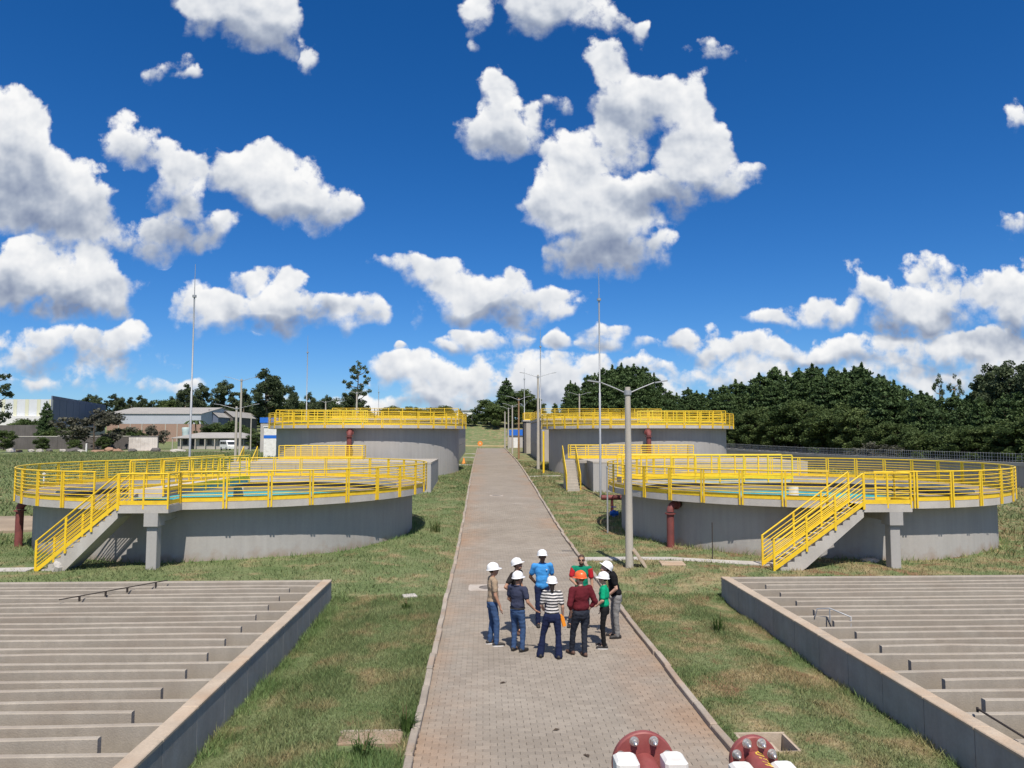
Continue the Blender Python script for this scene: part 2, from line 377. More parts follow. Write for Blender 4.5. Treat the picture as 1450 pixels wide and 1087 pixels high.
def make_water():
    m = bpy.data.materials.new('teal_water'); m.use_nodes = True; nt = m.node_tree; N = nt.nodes; L = nt.links
    b = N['Principled BSDF']; b.inputs['Roughness'].default_value = .25; b.inputs['Specular IOR Level'].default_value = .12
    geo = N.new('ShaderNodeNewGeometry'); n = N.new('ShaderNodeTexNoise'); n.inputs['Scale'].default_value = .7; n.inputs['Detail'].default_value = 3
    L.new(geo.outputs['Position'], n.inputs['Vector'])
    r = N.new('ShaderNodeValToRGB'); ramp_set(r, [(.35, (.006,.27,.36)), (.65, (.02,.48,.50))]); L.new(n.outputs['Fac'], r.inputs[0]); L.new(r.outputs[0], b.inputs['Base Color'])
    n2 = N.new('ShaderNodeTexNoise'); n2.inputs['Scale'].default_value = 5; L.new(geo.outputs['Position'], n2.inputs['Vector'])
    bp = N.new('ShaderNodeBump'); bp.inputs['Strength'].default_value = .12; bp.inputs['Distance'].default_value = .03; L.new(n2.outputs['Fac'], bp.inputs['Height']); L.new(bp.outputs[0], b.inputs['Normal'])
    return m
water_mat = make_water()

def grass_group():
    """turf colour by place: green growth, dry straw patches and bare red earth, the same for soil and blades"""
    g = bpy.data.node_groups.new('turf_colour', 'ShaderNodeTree')
    g.interface.new_socket('Green', in_out='OUTPUT', socket_type='NodeSocketColor')
    g.interface.new_socket('Soil', in_out='OUTPUT', socket_type='NodeSocketColor')
    go = g.nodes.new('NodeGroupOutput'); geo = g.nodes.new('ShaderNodeNewGeometry'); N = g.nodes; L = g.links
    def noise(s, d, off=(0,0,0)):
        vm = N.new('ShaderNodeVectorMath'); vm.operation = 'MULTIPLY_ADD'; vm.inputs[1].default_value = (1,1,0); vm.inputs[2].default_value = off; L.new(geo.outputs['Position'], vm.inputs[0])
        n = N.new('ShaderNodeTexNoise'); n.inputs['Scale'].default_value = s; n.inputs['Detail'].default_value = d; n.inputs['Roughness'].default_value = .6; L.new(vm.outputs[0], n.inputs['Vector']); return n.outputs['Fac']
    def ramp(f, stops):
        r = N.new('ShaderNodeValToRGB'); ramp_set(r, stops); L.new(f, r.inputs[0]); return r.outputs[0]
    def mix(f, a, b):
        m = N.new('ShaderNodeMix'); m.data_type = 'RGBA'; L.new(f, m.inputs['Factor']); L.new(a, m.inputs['A']); L.new(b, m.inputs['B']); return m.outputs['Result']
    def mr(f, a, b, c=0., d=1.):
        m = N.new('ShaderNodeMapRange'); L.new(f, m.inputs[0]); m.inputs[1].default_value = a; m.inputs[2].default_value = b; m.inputs[3].default_value = c; m.inputs[4].default_value = d; return m.outputs[0]
    green = ramp(noise(.55, 4), [(.3, (.112,.156,.062)), (.5, (.152,.188,.084)), (.7, (.200,.218,.108))])
    straw = ramp(noise(2.2, 4, (5,3,0)), [(.3, (.23,.19,.10)), (.7, (.34,.275,.16))])
    earth = ramp(noise(3.0, 5, (1,9,0)), [(.3, (.17,.10,.055)), (.7, (.27,.175,.105))])
    sx = N.new('ShaderNodeSeparateXYZ'); L.new(geo.outputs['Position'], sx.inputs[0])
    # the strip right of the road has dried out more than the left one
    dry = mr(sx.outputs[0], -6., 4., -.075, .02)
    add = N.new('ShaderNodeMath'); L.new(noise(.85, 6, (2,7,0)), add.inputs[0]); L.new(dry, add.inputs[1])
    sel = mr(add.outputs[0], .46, .62)
    gs = mix(sel, green, straw)
    add2 = N.new('ShaderNodeMath'); L.new(noise(.75, 6, (12,4,0)), add2.inputs[0]); L.new(dry, add2.inputs[1])
    es = mr(add2.outputs[0], .57, .66)
    soil = mix(es, gs, earth)
    L.new(gs, go.inputs[0]); L.new(soil, go.inputs[1])
    return g
turf = grass_group()
def soil_material():
    m = bpy.data.materials.new('turf_soil'); m.use_nodes = True; N = m.node_tree.nodes; L = m.node_tree.links
    b = N['Principled BSDF']; b.inputs['Roughness'].default_value = .95; b.inputs['Specular IOR Level'].default_value = .1
    g = N.new('ShaderNodeGroup'); g.node_tree = turf
    geo = N.new('ShaderNodeNewGeometry'); n = N.new('ShaderNodeTexNoise'); n.inputs['Scale'].default_value = 9; n.inputs['Detail'].default_value = 6; n.inputs['Roughness'].default_value = .7
    L.new(geo.outputs['Position'], n.inputs['Vector'])
    mr = N.new('ShaderNodeMapRange'); L.new(n.outputs['Fac'], mr.inputs[0]); mr.inputs[1].default_value = .3; mr.inputs[2].default_value = .7; mr.inputs[3].default_value = .62; mr.inputs[4].default_value = 1.25
    vm = N.new('ShaderNodeVectorMath'); vm.operation = 'SCALE'; L.new(g.outputs['Soil'], vm.inputs[0]); L.new(mr.outputs[0], vm.inputs['Scale']); L.new(vm.outputs[0], b.inputs['Base Color'])
    bp = N.new('ShaderNodeBump'); bp.inputs['Strength'].default_value = .6; bp.inputs['Distance'].default_value = .06; L.new(n.outputs['Fac'], bp.inputs['Height']); L.new(bp.outputs[0], b.inputs['Normal'])
    return m
soil = soil_material()
def blade_material():
    m = bpy.data.materials.new('grass_blades'); m.use_nodes = True; N = m.node_tree.nodes; L = m.node_tree.links
    b = N['Principled BSDF']; b.inputs['Roughness'].default_value = .7; b.inputs['Specular IOR Level'].default_value = .2
    g = N.new('ShaderNodeGroup'); g.node_tree = turf
    at_ = N.new('ShaderNodeAttribute'); at_.attribute_name = 'tone'
    vm = N.new('ShaderNodeVectorMath'); vm.operation = 'MULTIPLY'; L.new(g.outputs['Green'], vm.inputs[0]); L.new(at_.outputs['Color'], vm.inputs[1]); L.new(vm.outputs[0], b.inputs['Base Color'])
    tr = N.new('ShaderNodeBsdfTranslucent'); L.new(vm.outputs[0], tr.inputs['Color'])
    ms = N.new('ShaderNodeMixShader'); ms.inputs[0].default_value = .3; L.new(b.outputs[0], ms.inputs[1]); L.new(tr.outputs[0], ms.inputs[2]); L.new(ms.outputs[0], N['Material Output'].inputs[0])
    return m
blade_mat = blade_material()
def leaf_material(name, c0, c1, tr_amt=.25):
    m = bpy.data.materials.new(name); m.use_nodes = True; N = m.node_tree.nodes; L = m.node_tree.links
    b = N['Principled BSDF']; b.inputs['Roughness'].default_value = .65; b.inputs['Specular IOR Level'].default_value = .25
    at_ = N.new('ShaderNodeAttribute'); at_.attribute_name = 'tone'
    sx = N.new('ShaderNodeSeparateColor'); L.new(at_.outputs['Color'], sx.inputs[0])
    oi = N.new('ShaderNodeObjectInfo')
    ad = N.new('ShaderNodeMath'); ad.operation = 'MULTIPLY_ADD'; L.new(oi.outputs['Random'], ad.inputs[0]); ad.inputs[1].default_value = .35; L.new(sx.outputs[0], ad.inputs[2])
    r = N.new('ShaderNodeValToRGB'); ramp_set(r, [(.1, c0), (1.15 if False else 1., c1)]); L.new(ad.outputs[0], r.inputs[0]); L.new(r.outputs[0], b.inputs['Base Color'])
    tr = N.new('ShaderNodeBsdfTranslucent'); L.new(r.outputs[0], tr.inputs['Color'])
    ms = N.new('ShaderNodeMixShader'); ms.inputs[0].default_value = tr_amt; L.new(b.outputs[0], ms.inputs[1]); L.new(tr.outputs[0], ms.inputs[2]); L.new(ms.outputs[0], N['Material Output'].inputs[0])
    return m
leaf_pine = leaf_material('pine_needles', (.026,.054,.019), (.092,.142,.048), .15)
leaf_euc = leaf_material('eucalyptus_leaves', (.034,.056,.026), (.105,.135,.066), .2)
leaf_bush = leaf_material('bush_leaves', (.040,.072,.022), (.115,.155,.050), .25)
leaf_dull = leaf_material('dull_twiggy_leaves', (.055,.058,.040), (.13,.125,.090), .15)
leaf_weed = leaf_material('weed_leaves', (.040,.085,.018), (.11,.17,.045), .3)
bark = M('bark', (.10,.078,.058), .95, .25, 2, 20, bump=.3)
bark_pale = M('pale_bark', (.27,.225,.18), .9, .2, 2, 20)

# ------------------------------------------------------------------ terrain
PY = [-60, 30, 34, 40, 47, 53.6, 60, 71, 80, 90, 128, 150, 400, 2600]
PZ = [0, 0, .06, .28, .60, .92, 1.15, 1.55, 1.80, 1.98, 2.5, 2.6, 3.0, 3.0]
def sstep(a, b, t):
    t = np.clip((np.asarray(t, float) - a) / (b - a), 0, 1); return t*t*(3-2*t)
BL, BR, BY = -5.66, 5.62, 21.75           # inner edges of the two basins and their far end
def H(x, y):
    x = np.asarray(x, float); y = np.asarray(y, float)
    p = np.interp(y, PY, PZ)
    w = 1 - .25*sstep(22, 45, -x) - .58*sstep(20, 38, x)*(1 - sstep(95, 135, y))
    h = p*w
    h = h + 5.4*sstep(134, 172, y)*sstep(-46, -18, x)*(1-sstep(60, 140, x))
    h = h + 7.0*sstep(185, 330, y)*(1-sstep(-46, -18, x))
    h = h + .10*sstep(3.0, 5.0, np.abs(x))*(1-sstep(36, 44, y))*sstep(20, 26, y)
    h = h - .20*sstep(1.5, .15, x-BL)*(x < 0)*(1-sstep(20.5, 22.5, y)) - .14*sstep(1.5, .15, BR-x)*(x > 0)*(1-sstep(20.5, 22.5, y))
    h = h + .05*np.sin(x*.9+y*.37)*np.sin(y*.61-x*.21)*sstep(3.2, 6, np.abs(x))
    return h
def Hs(x, y): return float(H(x, y))
def road_z(y): return float(np.interp(y, PY, PZ))
def terrain():
    xs = np.unique(np.round(np.concatenate([np.arange(-60, 60.1, 1.0), [BL-.12, BL+.0, BR, BR+.12, -2.42, 2.42, 2.62, 3.40], -60-np.geomspace(4, 2500, 22), 60+np.geomspace(4, 2500, 22)]), 3))
    ys = np.unique(np.round(np.concatenate([np.arange(-30, 140, 1.0), [BY-.12, BY, 11.15, 11.85], np.arange(140, 360, 5.), 360+np.geomspace(5, 2200, 16), [-60,-120,-300,-700]]), 3))
    X, Y = np.meshgrid(xs, ys); Z = H(X, Y)
    Z = np.where((X > -2.43) & (X < 2.43) & (Y < 131), Z-.12, Z)
    Z = np.where(((X <= BL-.1) & (X > -21) | (X >= BR+.1) & (X < 21)) & (Y <= BY-.1) & (Y > -5), -2.6, Z)
    n, m = len(ys), len(xs)
    v = np.stack([X.ravel(), Y.ravel(), Z.ravel()], 1)
    f = []
    for j in range(n-1):
        for i in range(m-1):
            if xs[i] >= 2.6 and xs[i+1] <= 3.41 and ys[j] >= 11.14 and ys[j+1] <= 11.86: continue   # the open drain pit
            a = j*m+i; f.append((a, a+1, a+m+1, a+m))
    me = bpy.data.meshes.new('ground'); me.from_pydata(v.tolist(), [], f); me.materials.append(soil)
    me.polygons.foreach_set('use_smooth', [True]*len(f))
    return tag(link('ground', me), kind='structure')
terrain()

# ------------------------------------------------------------------ road: bed, interlocking pavers, kerb stones
RW = 2.305
def paver_material(name, per_object):
    m = bpy.data.materials.new(name); m.use_nodes = True; N = m.node_tree.nodes; L = m.node_tree.links
    b = N['Principled BSDF']; b.inputs['Roughness'].default_value = .93; b.inputs['Specular IOR Level'].default_value = .2
    geo = N.new('ShaderNodeNewGeometry'); sx = N.new('ShaderNodeSeparateXYZ'); L.new(geo.outputs['Position'], sx.inputs[0])
    def noise(s, d, mulv=(1,1,1), off=(0,0,0)):
        vm = N.new('ShaderNodeVectorMath'); vm.operation = 'MULTIPLY_ADD'; vm.inputs[1].default_value = mulv; vm.inputs[2].default_value = off; L.new(geo.outputs['Position'], vm.inputs[0])
        n = N.new('ShaderNodeTexNoise'); n.inputs['Scale'].default_value = s; n.inputs['Detail'].default_value = d; n.inputs['Roughness'].default_value = .62; L.new(vm.outputs[0], n.inputs['Vector']); return n.outputs['Fac']
    def mr(f, a, b_, c=0., d=1.):
        n = N.new('ShaderNodeMapRange'); L.new(f, n.inputs[0]); n.inputs[1].default_value = a; n.inputs[2].default_value = b_; n.inputs[3].default_value = c; n.inputs[4].default_value = d; return n.outputs[0]
    def ma(op, a, c):
        n = N.new('ShaderNodeMath'); n.operation = op
        for i, q in enumerate((a, c)):
            if isinstance(q, (int, float)): n.inputs[i].default_value = q
            else: L.new(q, n.inputs[i])
        return n.outputs[0]
    def mix(f, a, c):
        n = N.new('ShaderNodeMix'); n.data_type = 'RGBA'; L.new(f, n.inputs['Factor'])
        for k, q in (('A', a), ('B', c)):
            if isinstance(q, tuple): n.inputs[k].default_value = (*q, 1)
            else: L.new(q, n.inputs[k])
        return n.outputs['Result']
    base = N.new('ShaderNodeValToRGB'); ramp_set(base, [(.3, (.240,.207,.170)), (.7, (.302,.266,.222))]); L.new(noise(.5, 5), base.inputs[0])
    # red earth washed onto the edges of the paving
    edge = mr(ma('ABSOLUTE', sx.outputs[0], 0.), .9, 2.3)
    clay = ma('MULTIPLY', mr(noise(.32, 6, (1,.7,1), (3,1,0)), .44, .66), edge)
    c = mix(ma('MULTIPLY', clay, .75), base.outputs[0], (.32,.20,.125))
    # pale cement smears lying across the lane
    sm = ma('MULTIPLY', mr(noise(.9, 4, (.35,1.6,1), (0,2,0)), .62, .74), mr(sx.outputs[1], 20., 27.))
    c = mix(ma('MULTIPLY', sm, .45), c, (.46,.43,.40))
    if per_object:
        oi = N.new('ShaderNodeObjectInfo'); rn = oi.outputs['Random']
    else:
        at_ = N.new('ShaderNodeAttribute'); at_.attribute_name = 'tone'; s2 = N.new('ShaderNodeSeparateColor'); L.new(at_.outputs['Color'], s2.inputs[0]); rn = s2.outputs[0]
    vm = N.new('ShaderNodeVectorMath'); vm.operation = 'SCALE'; L.new(c, vm.inputs[0]); L.new(mr(rn, 0., 1., .90, 1.08), vm.inputs['Scale'])
    vm2 = N.new('ShaderNodeVectorMath'); vm2.operation = 'SCALE'; L.new(vm.outputs[0], vm2.inputs[0]); L.new(mr(noise(60, 3), .3, .7, .88, 1.12), vm2.inputs['Scale'])
    L.new(vm2.outputs[0], b.inputs['Base Color'])
    bp = N.new('ShaderNodeBump'); bp.inputs['Strength'].default_value = .25; bp.inputs['Distance'].default_value = .01; L.new(noise(90, 3), bp.inputs['Height']); L.new(bp.outputs[0], b.inputs['Normal'])
    return m, N, L, b
pav_obj, *_ = paver_material('paver_single', True)
pav_all, *_ = paver_material('paver_field', False)
def road_bed_material():
    m, N, L, b = paver_material('paving_far', False)
    # beyond the built pavers the courses become a fine pattern
    src = b.inputs['Base Color'].links[0].from_socket
    geo = N.new('ShaderNodeNewGeometry'); br = N.new('ShaderNodeTexBrick'); br.inputs['Scale'].default_value = 1.0
    br.inputs['Brick Width'].default_value = .22; br.inputs['Row Height'].default_value = .11; br.inputs['Mortar Size'].default_value = .006
    br.inputs['Color1'].default_value = (.95,.95,.95,1); br.inputs['Color2'].default_value = (1.06,1.05,1.04,1); br.inputs['Mortar'].default_value = (.6,.56,.52,1)
    L.new(geo.outputs['Position'], br.inputs['Vector'])
    vm = N.new('ShaderNodeVectorMath'); vm.operation = 'MULTIPLY'; L.new(src, vm.inputs[0]); L.new(br.outputs['Color'], vm.inputs[1]); L.new(vm.outputs[0], b.inputs['Base Color'])
    return m
pav_far = road_bed_material()
joint_sand = M('joint_sand', (.235,.185,.145), .95, .2, 2, 30)
PAVE_END = 46.0
def road():
    ys = [-20] + list(np.arange(0, 132, 2.0))
    mb = MB()
    for a, b in zip(ys[:-1], ys[1:]):
        za, zb = road_z(a), road_z(b); d = .035 if b <= PAVE_END else 0.0
        i = len(mb.v)
        mb.add([(-RW,a,za-d),(RW,a,za-d),(RW,b,zb-d),(-RW,b,zb-d)], [(0,1,2,3)])
    me = mb.mesh('road'); me.materials.append(joint_sand); me.materials.append(pav_far)
    for p in me.polygons: p.material_index = 0 if p.center.y < PAVE_END else 1
    ca = me.color_attributes.new('tone', 'FLOAT_COLOR', 'POINT'); ca.data.foreach_set('color', [.5,.5,.5,1]*len(me.vertices))
    rd = tag(link('road', me), kind='structure')
    # one zigzag stone: 0.22 across the road, 0.11 along it
    a, g, t = .008, .0022, .04
    xs = [-.11+g, -.055, 0, .055, .11-g]; wave = [a, -a, a, -a, a]
    low = [(x, -.055+g+w) for x, w in zip(xs, wave)]; up = [(x, .055-g+w) for x, w in zip(xs, wave)][::-1]
    ring = low + up; n = len(ring)
    c = .004
    inner = [(x*(1-c/.11), y*(1-c/.055)) for x, y in ring]
    bv = [(x,y,-t) for x,y in ring] + [(x,y,-c) for x,y in ring] + [(x,y,0) for x,y in inner]
    bf = [tuple(range(2*n,3*n))]
    for i in range(n):
        j = (i+1) % n; bf += [(i,j,n+j,n+i),(n+i,n+j,2*n+j,2*n+i)]
    stone = bpy.data.meshes.new('paver'); stone.from_pydata(bv, [], bf); stone.materials.append(pav_obj)
    bvn = np.array(bv); spots = []
    rows = int((PAVE_END-7.0)/.11)+1
    for j in range(rows):
        y = 7.0 + (j+.5)*.11
        off = .11 if j % 2 else 0.0
        k = -12
        while True:
            x = k*.22 + off; k += 1
            if x > RW+.012: break
            if x < -RW-.012: continue
            spots.append((x, y))
    def visible(x, y):
        Zc = y*math.cos(YAW) + (x-CAM.x)*math.sin(YAW); Xc = (x-CAM.x)*math.cos(YAW) - y*math.sin(YAW)
        py = HORIZON + (CAM.z)*F_PX/Zc; return py < 1084
    single, rest = [], []
    for s in spots:
        (single if len(single) < 300 and visible(*s) else rest).append(s)
    for x, y in single:
        o = link('paver', stone, rd, (x, y, road_z(y)+rng.uniform(-.002,.002)), (rng.gauss(0,.006), rng.gauss(0,.006), rng.gauss(0,.008)))
    rest = np.array(rest); K = len(rest); V = len(bvn)
    zz = np.interp(rest[:,1], PY, PZ) + nprng.uniform(-.002,.002,K)
    ang = nprng.normal(0,.008,K); ca_, sa_ = np.cos(ang), np.sin(ang)
    tx, ty = nprng.normal(0,.006,K), nprng.normal(0,.006,K)
    vx = bvn[None,:,0]*ca_[:,None]-bvn[None,:,1]*sa_[:,None]; vy = bvn[None,:,0]*sa_[:,None]+bvn[None,:,1]*ca_[:,None]
    vz = bvn[None,:,2] + vx*tx[:,None] + vy*ty[:,None] + zz[:,None]
    allv = np.stack([vx+rest[:,0,None], vy+rest[:,1,None], vz], 2).reshape(-1,3)
    fs = []
    for i in range(K):
        fs += [tuple(q+i*V for q in f) for f in bf]
    me = bpy.data.meshes.new('paver_field'); me.from_pydata(allv.tolist(), [], fs); me.materials.append(pav_all)
    tone = np.repeat(nprng.uniform(0,1,K), V); cc = np.ones((K*V,4)); cc[:,:3] = tone[:,None]
    at_ = me.color_attributes.new('tone', 'FLOAT_COLOR', 'POINT'); at_.data.foreach_set('color', cc.ravel())
    o = link('paver_field', me, rd); o['kind'] = 'stuff'
    # kerbs
    st = MB().cbox(-.06, .06, -.495, .495, -.2, .095, .012).mesh('kerb_stone', kerb_conc)
    for side in (-1, 1):
        mb = MB()
        for y in np.arange(60.5, 130, 1.0):
            z = road_z(y); mb.box(side*(RW+.06)-.06, side*(RW+.06)+.06, y-.495, y+.495, z-.2, z+.095)
        k = tag(mb.build('kerb', kerb_conc), kind='structure')
        for y in np.arange(5.5, 60, 1.0):
            z0, z1 = road_z(y-.5), road_z(y+.5)
            link('kerb_stone', st, k, (side*(RW+.06)+rng.gauss(0,.012), y, (z0+z1)/2+rng.gauss(0,.008)), (math.atan(z1-z0)+rng.gauss(0,.006), rng.gauss(0,.02), rng.gauss(0,.010)))
road()
# ------------------------------------------------------------------ baffled basins either side of the road
def basin(side, label):
    xi = BL if side < 0 else BR                     # outer face towards the road
    root = empty('baffled_basin', (xi, BY, 0), label, 'water basin', 'baffled concrete basins beside the road')
    s = side; top = .55; wid = 15.0; y0 = 2.0
    # road-side wall: painted panels with open joints, a dusty coping on top (local x runs away from the road)
    def lx(a, b): return (min(s*a, s*b), max(s*a, s*b))
    ys = list(np.arange(y0-BY, -.05, 1.22)) + [0.0]
    for a, b in zip(ys[:-1], ys[1:]):
        x0, x1 = lx(0, .22)
        MB().cbox(x0, x1, a+.006, b-.006, -1.6, top-.05, .004).build('wall_panel', blue_grey, root)
        x0, x1 = lx(-.012, .25)
        MB().cbox(x0, x1, a+.003, b-.003, top-.047, top+rng.uniform(-.004,.004), .012).build('coping_stone', coping_conc, root)
    x0, x1 = lx(.26, wid); MB().cbox(x0, x1, -.22, 0, -1.6, top-.01, .012).build('end_wall', baffle_conc, root)
    x0, x1 = lx(wid, wid+.25); MB().box(x0, x1, y0-BY, 0, -1.6, top-.012).build('outer_wall', baffle_conc, root)
    x0, x1 = lx(.0, wid); MB().box(x0, x1, y0-BY-.25, y0-BY-.005, -1.6, top-.02).build('near_wall', baffle_conc, root)
    x0, x1 = lx(.22, wid-.005); MB().box(x0, x1, y0-BY, -.225, -1.9, -1.5).build('floor_slab', baffle_conc, root)
    k = 0
    y = -.55
    while y > y0-BY+.3:
        short = (k % 2 == 1)
        a = .92 if short else .262
        zt = top - .035 - (.02 if not short else 0)
        # the long thin walls are not quite true: build each in bays
        n = 10; mb = MB(); xs = np.linspace(a, wid-.01, n+1); t = .105
        wob = [rng.gauss(0,.012) for _ in xs]; zw = [rng.gauss(0,.006) for _ in xs]
        vs = []; fs = []
        for i, x in enumerate(xs):
            for (dy, z) in ((-t/2,-1.5),(t/2,-1.5),(t/2,zt+zw[i]-.012),(t/2-.012,zt+zw[i]),(-t/2+.012,zt+zw[i]),(-t/2,zt+zw[i]-.012)):
                vs.append((s*x, y+dy+wob[i]*(1 if z > 0 else 0), z))
        for i in range(n):
            for q in range(6):
                r_ = (q+1) % 6
                f = (i*6+q, (i+1)*6+q, (i+1)*6+r_, i*6+r_)
                fs.append(f if s < 0 else f[::-1])
        e0 = tuple(range(6)); e1 = tuple(n*6+q for q in range(6))
        fs += [e0 if s < 0 else e0[::-1], e1[::-1] if s < 0 else e1]
        mb.add(vs, fs).build('baffle_wall', baffle_conc, root)
        y -= .5; k += 1
    return root
basin(-1, 'sunken concrete basin with rows of baffle walls left of the road')
basin(1, 'sunken concrete basin with rows of baffle walls right of the road')

# ------------------------------------------------------------------ round settling tanks
RD, RWALL, NP = 8.8, 8.15, 36
dusty_deck = M('dusty_deck', (.25,.205,.15), .92, .15, .8, 18, bump=.2, stain=(.17,.135,.10), stain_amt=.5)
def arc(r, z, a0, a1, n=4):
    return [(r*math.cos(a0+(a1-a0)*i/n), r*math.sin(a0+(a1-a0)*i/n), z) for i in range(n+1)]
def ring_panel_meshes(zt):
    """pieces of one railing panel centred on the +x direction, deck top at zt"""
    da = 2*math.pi/NP; e = .055/RD; r = RD+.035
    top = MB().path(arc(r, zt+1.08, -da/2, da/2), .029, 6).mesh('railing_panel', yellow)
    rails = [MB().path(arc(r, zt+h, -da/2+e, da/2-e), .0165, 5).mesh('rail', yellow) for h in (.26,.39,.52,.65,.78,.92)]
    post = []
    for s in (-1, 1):
        a = s*(da/2-e)
        m = Matrix.Translation((r*math.cos(a), r*math.sin(a), zt+.42)) @ Matrix.Rotation(a, 4, 'Z')
        post.append(MB().obox(m, .044, .060, 1.30).mesh('post', yellow))
    kp = MB(); pts = arc(r-.05, 0, -da/2+e, da/2-e)
    for i in range(4):
        (x0,y0_,_), (x1,y1_,_) = pts[i], pts[i+1]
        kp.add([(x0,y0_,zt+.02),(x1,y1_,zt+.02),(x1,y1_,zt+.19),(x0,y0_,zt+.19),(x0*.999,y0_*.999,zt+.02),(x1*.999,y1_*.999,zt+.02),(x1*.999,y1_*.999,zt+.19),(x0*.999,y0_*.999,zt+.19)],
               [(0,1,2,3),(5,4,7,6),(3,2,6,7),(1,0,4,5)])
    return top, rails, post, kp.mesh('kick_plate', yellow)
def straight_rail(parent, p0, p1, h=1.08, nrails=5, post_gap=1.3, names=('top_rail','rail','post'), kick=True, skip_first=False, low=.25):
    """straight run of railing with the floor line from p0 to p1 (sloping allowed)"""
    p0, p1 = Vector(p0), Vector(p1); up = Vector((0,0,1)); d = p1-p0
    MB().path([p0+up*h, p1+up*h], .028, 6).build(names[0], yellow, parent)
    for i in range(nrails):
        z = low + (h-.2-low)*i/max(nrails-1,1)
        MB().path([p0+up*z, p1+up*z], .0155, 5).build(names[1], yellow, parent)
    n = max(1, round(d.length/post_gap)); ang = math.atan2(d.y, d.x)
    for i in range(n+1):
        q = p0 + d*i/n
        m = Matrix.Translation(q+up*(h/2-.06)) @ Matrix.Rotation(ang, 4, 'Z')
        MB().obox(m, .055, .045, h+.12).build(names[2], yellow, parent)
    if kick:
        n_ = Vector((-d.y, d.x, 0)).normalized()*.012
        a, b = p0+up*.03, p1+up*.03; c, e = p1+up*.17, p0+up*.17
        MB().add([a+n_,b+n_,c+n_,e+n_,a-n_,b-n_,c-n_,e-n_], [(0,1,2,3),(7,6,5,4),(3,2,6,7),(1,0,4,5),(0,3,7,4),(2,1,5,6)]).build('kick_plate', yellow, parent)
def railing_mesh(p0, p1, h=1.05, nrails=5, gap=1.3):
    mb = MB(); p0, p1 = Vector(p0), Vector(p1); up = Vector((0,0,1)); d = p1-p0
    mb.path([p0+up*h, p1+up*h], .03, 5)
    for i in range(nrails): mb.path([p0+up*(.25+.62*i/(nrails-1)), p1+up*(.25+.62*i/(nrails-1))], .017, 4)
    n = max(1, round(d.length/gap)); ang = math.atan2(d.y, d.x)
    for i in range(n+1):
        mb.obox(Matrix.Translation(p0+d*i/n+up*(h/2)) @ Matrix.Rotation(ang,4,'Z'), .06, .05, h)
    nn = Vector((-d.y, d.x, 0)).normalized()*.012; a, b = p0+up*.02, p1+up*.02; c, e = p1+up*.18, p0+up*.18
    mb.add([a+nn,b+nn,c+nn,e+nn,a-nn,b-nn,c-nn,e-nn], [(0,1,2,3),(7,6,5,4),(3,2,6,7),(1,0,4,5)])
    return mb
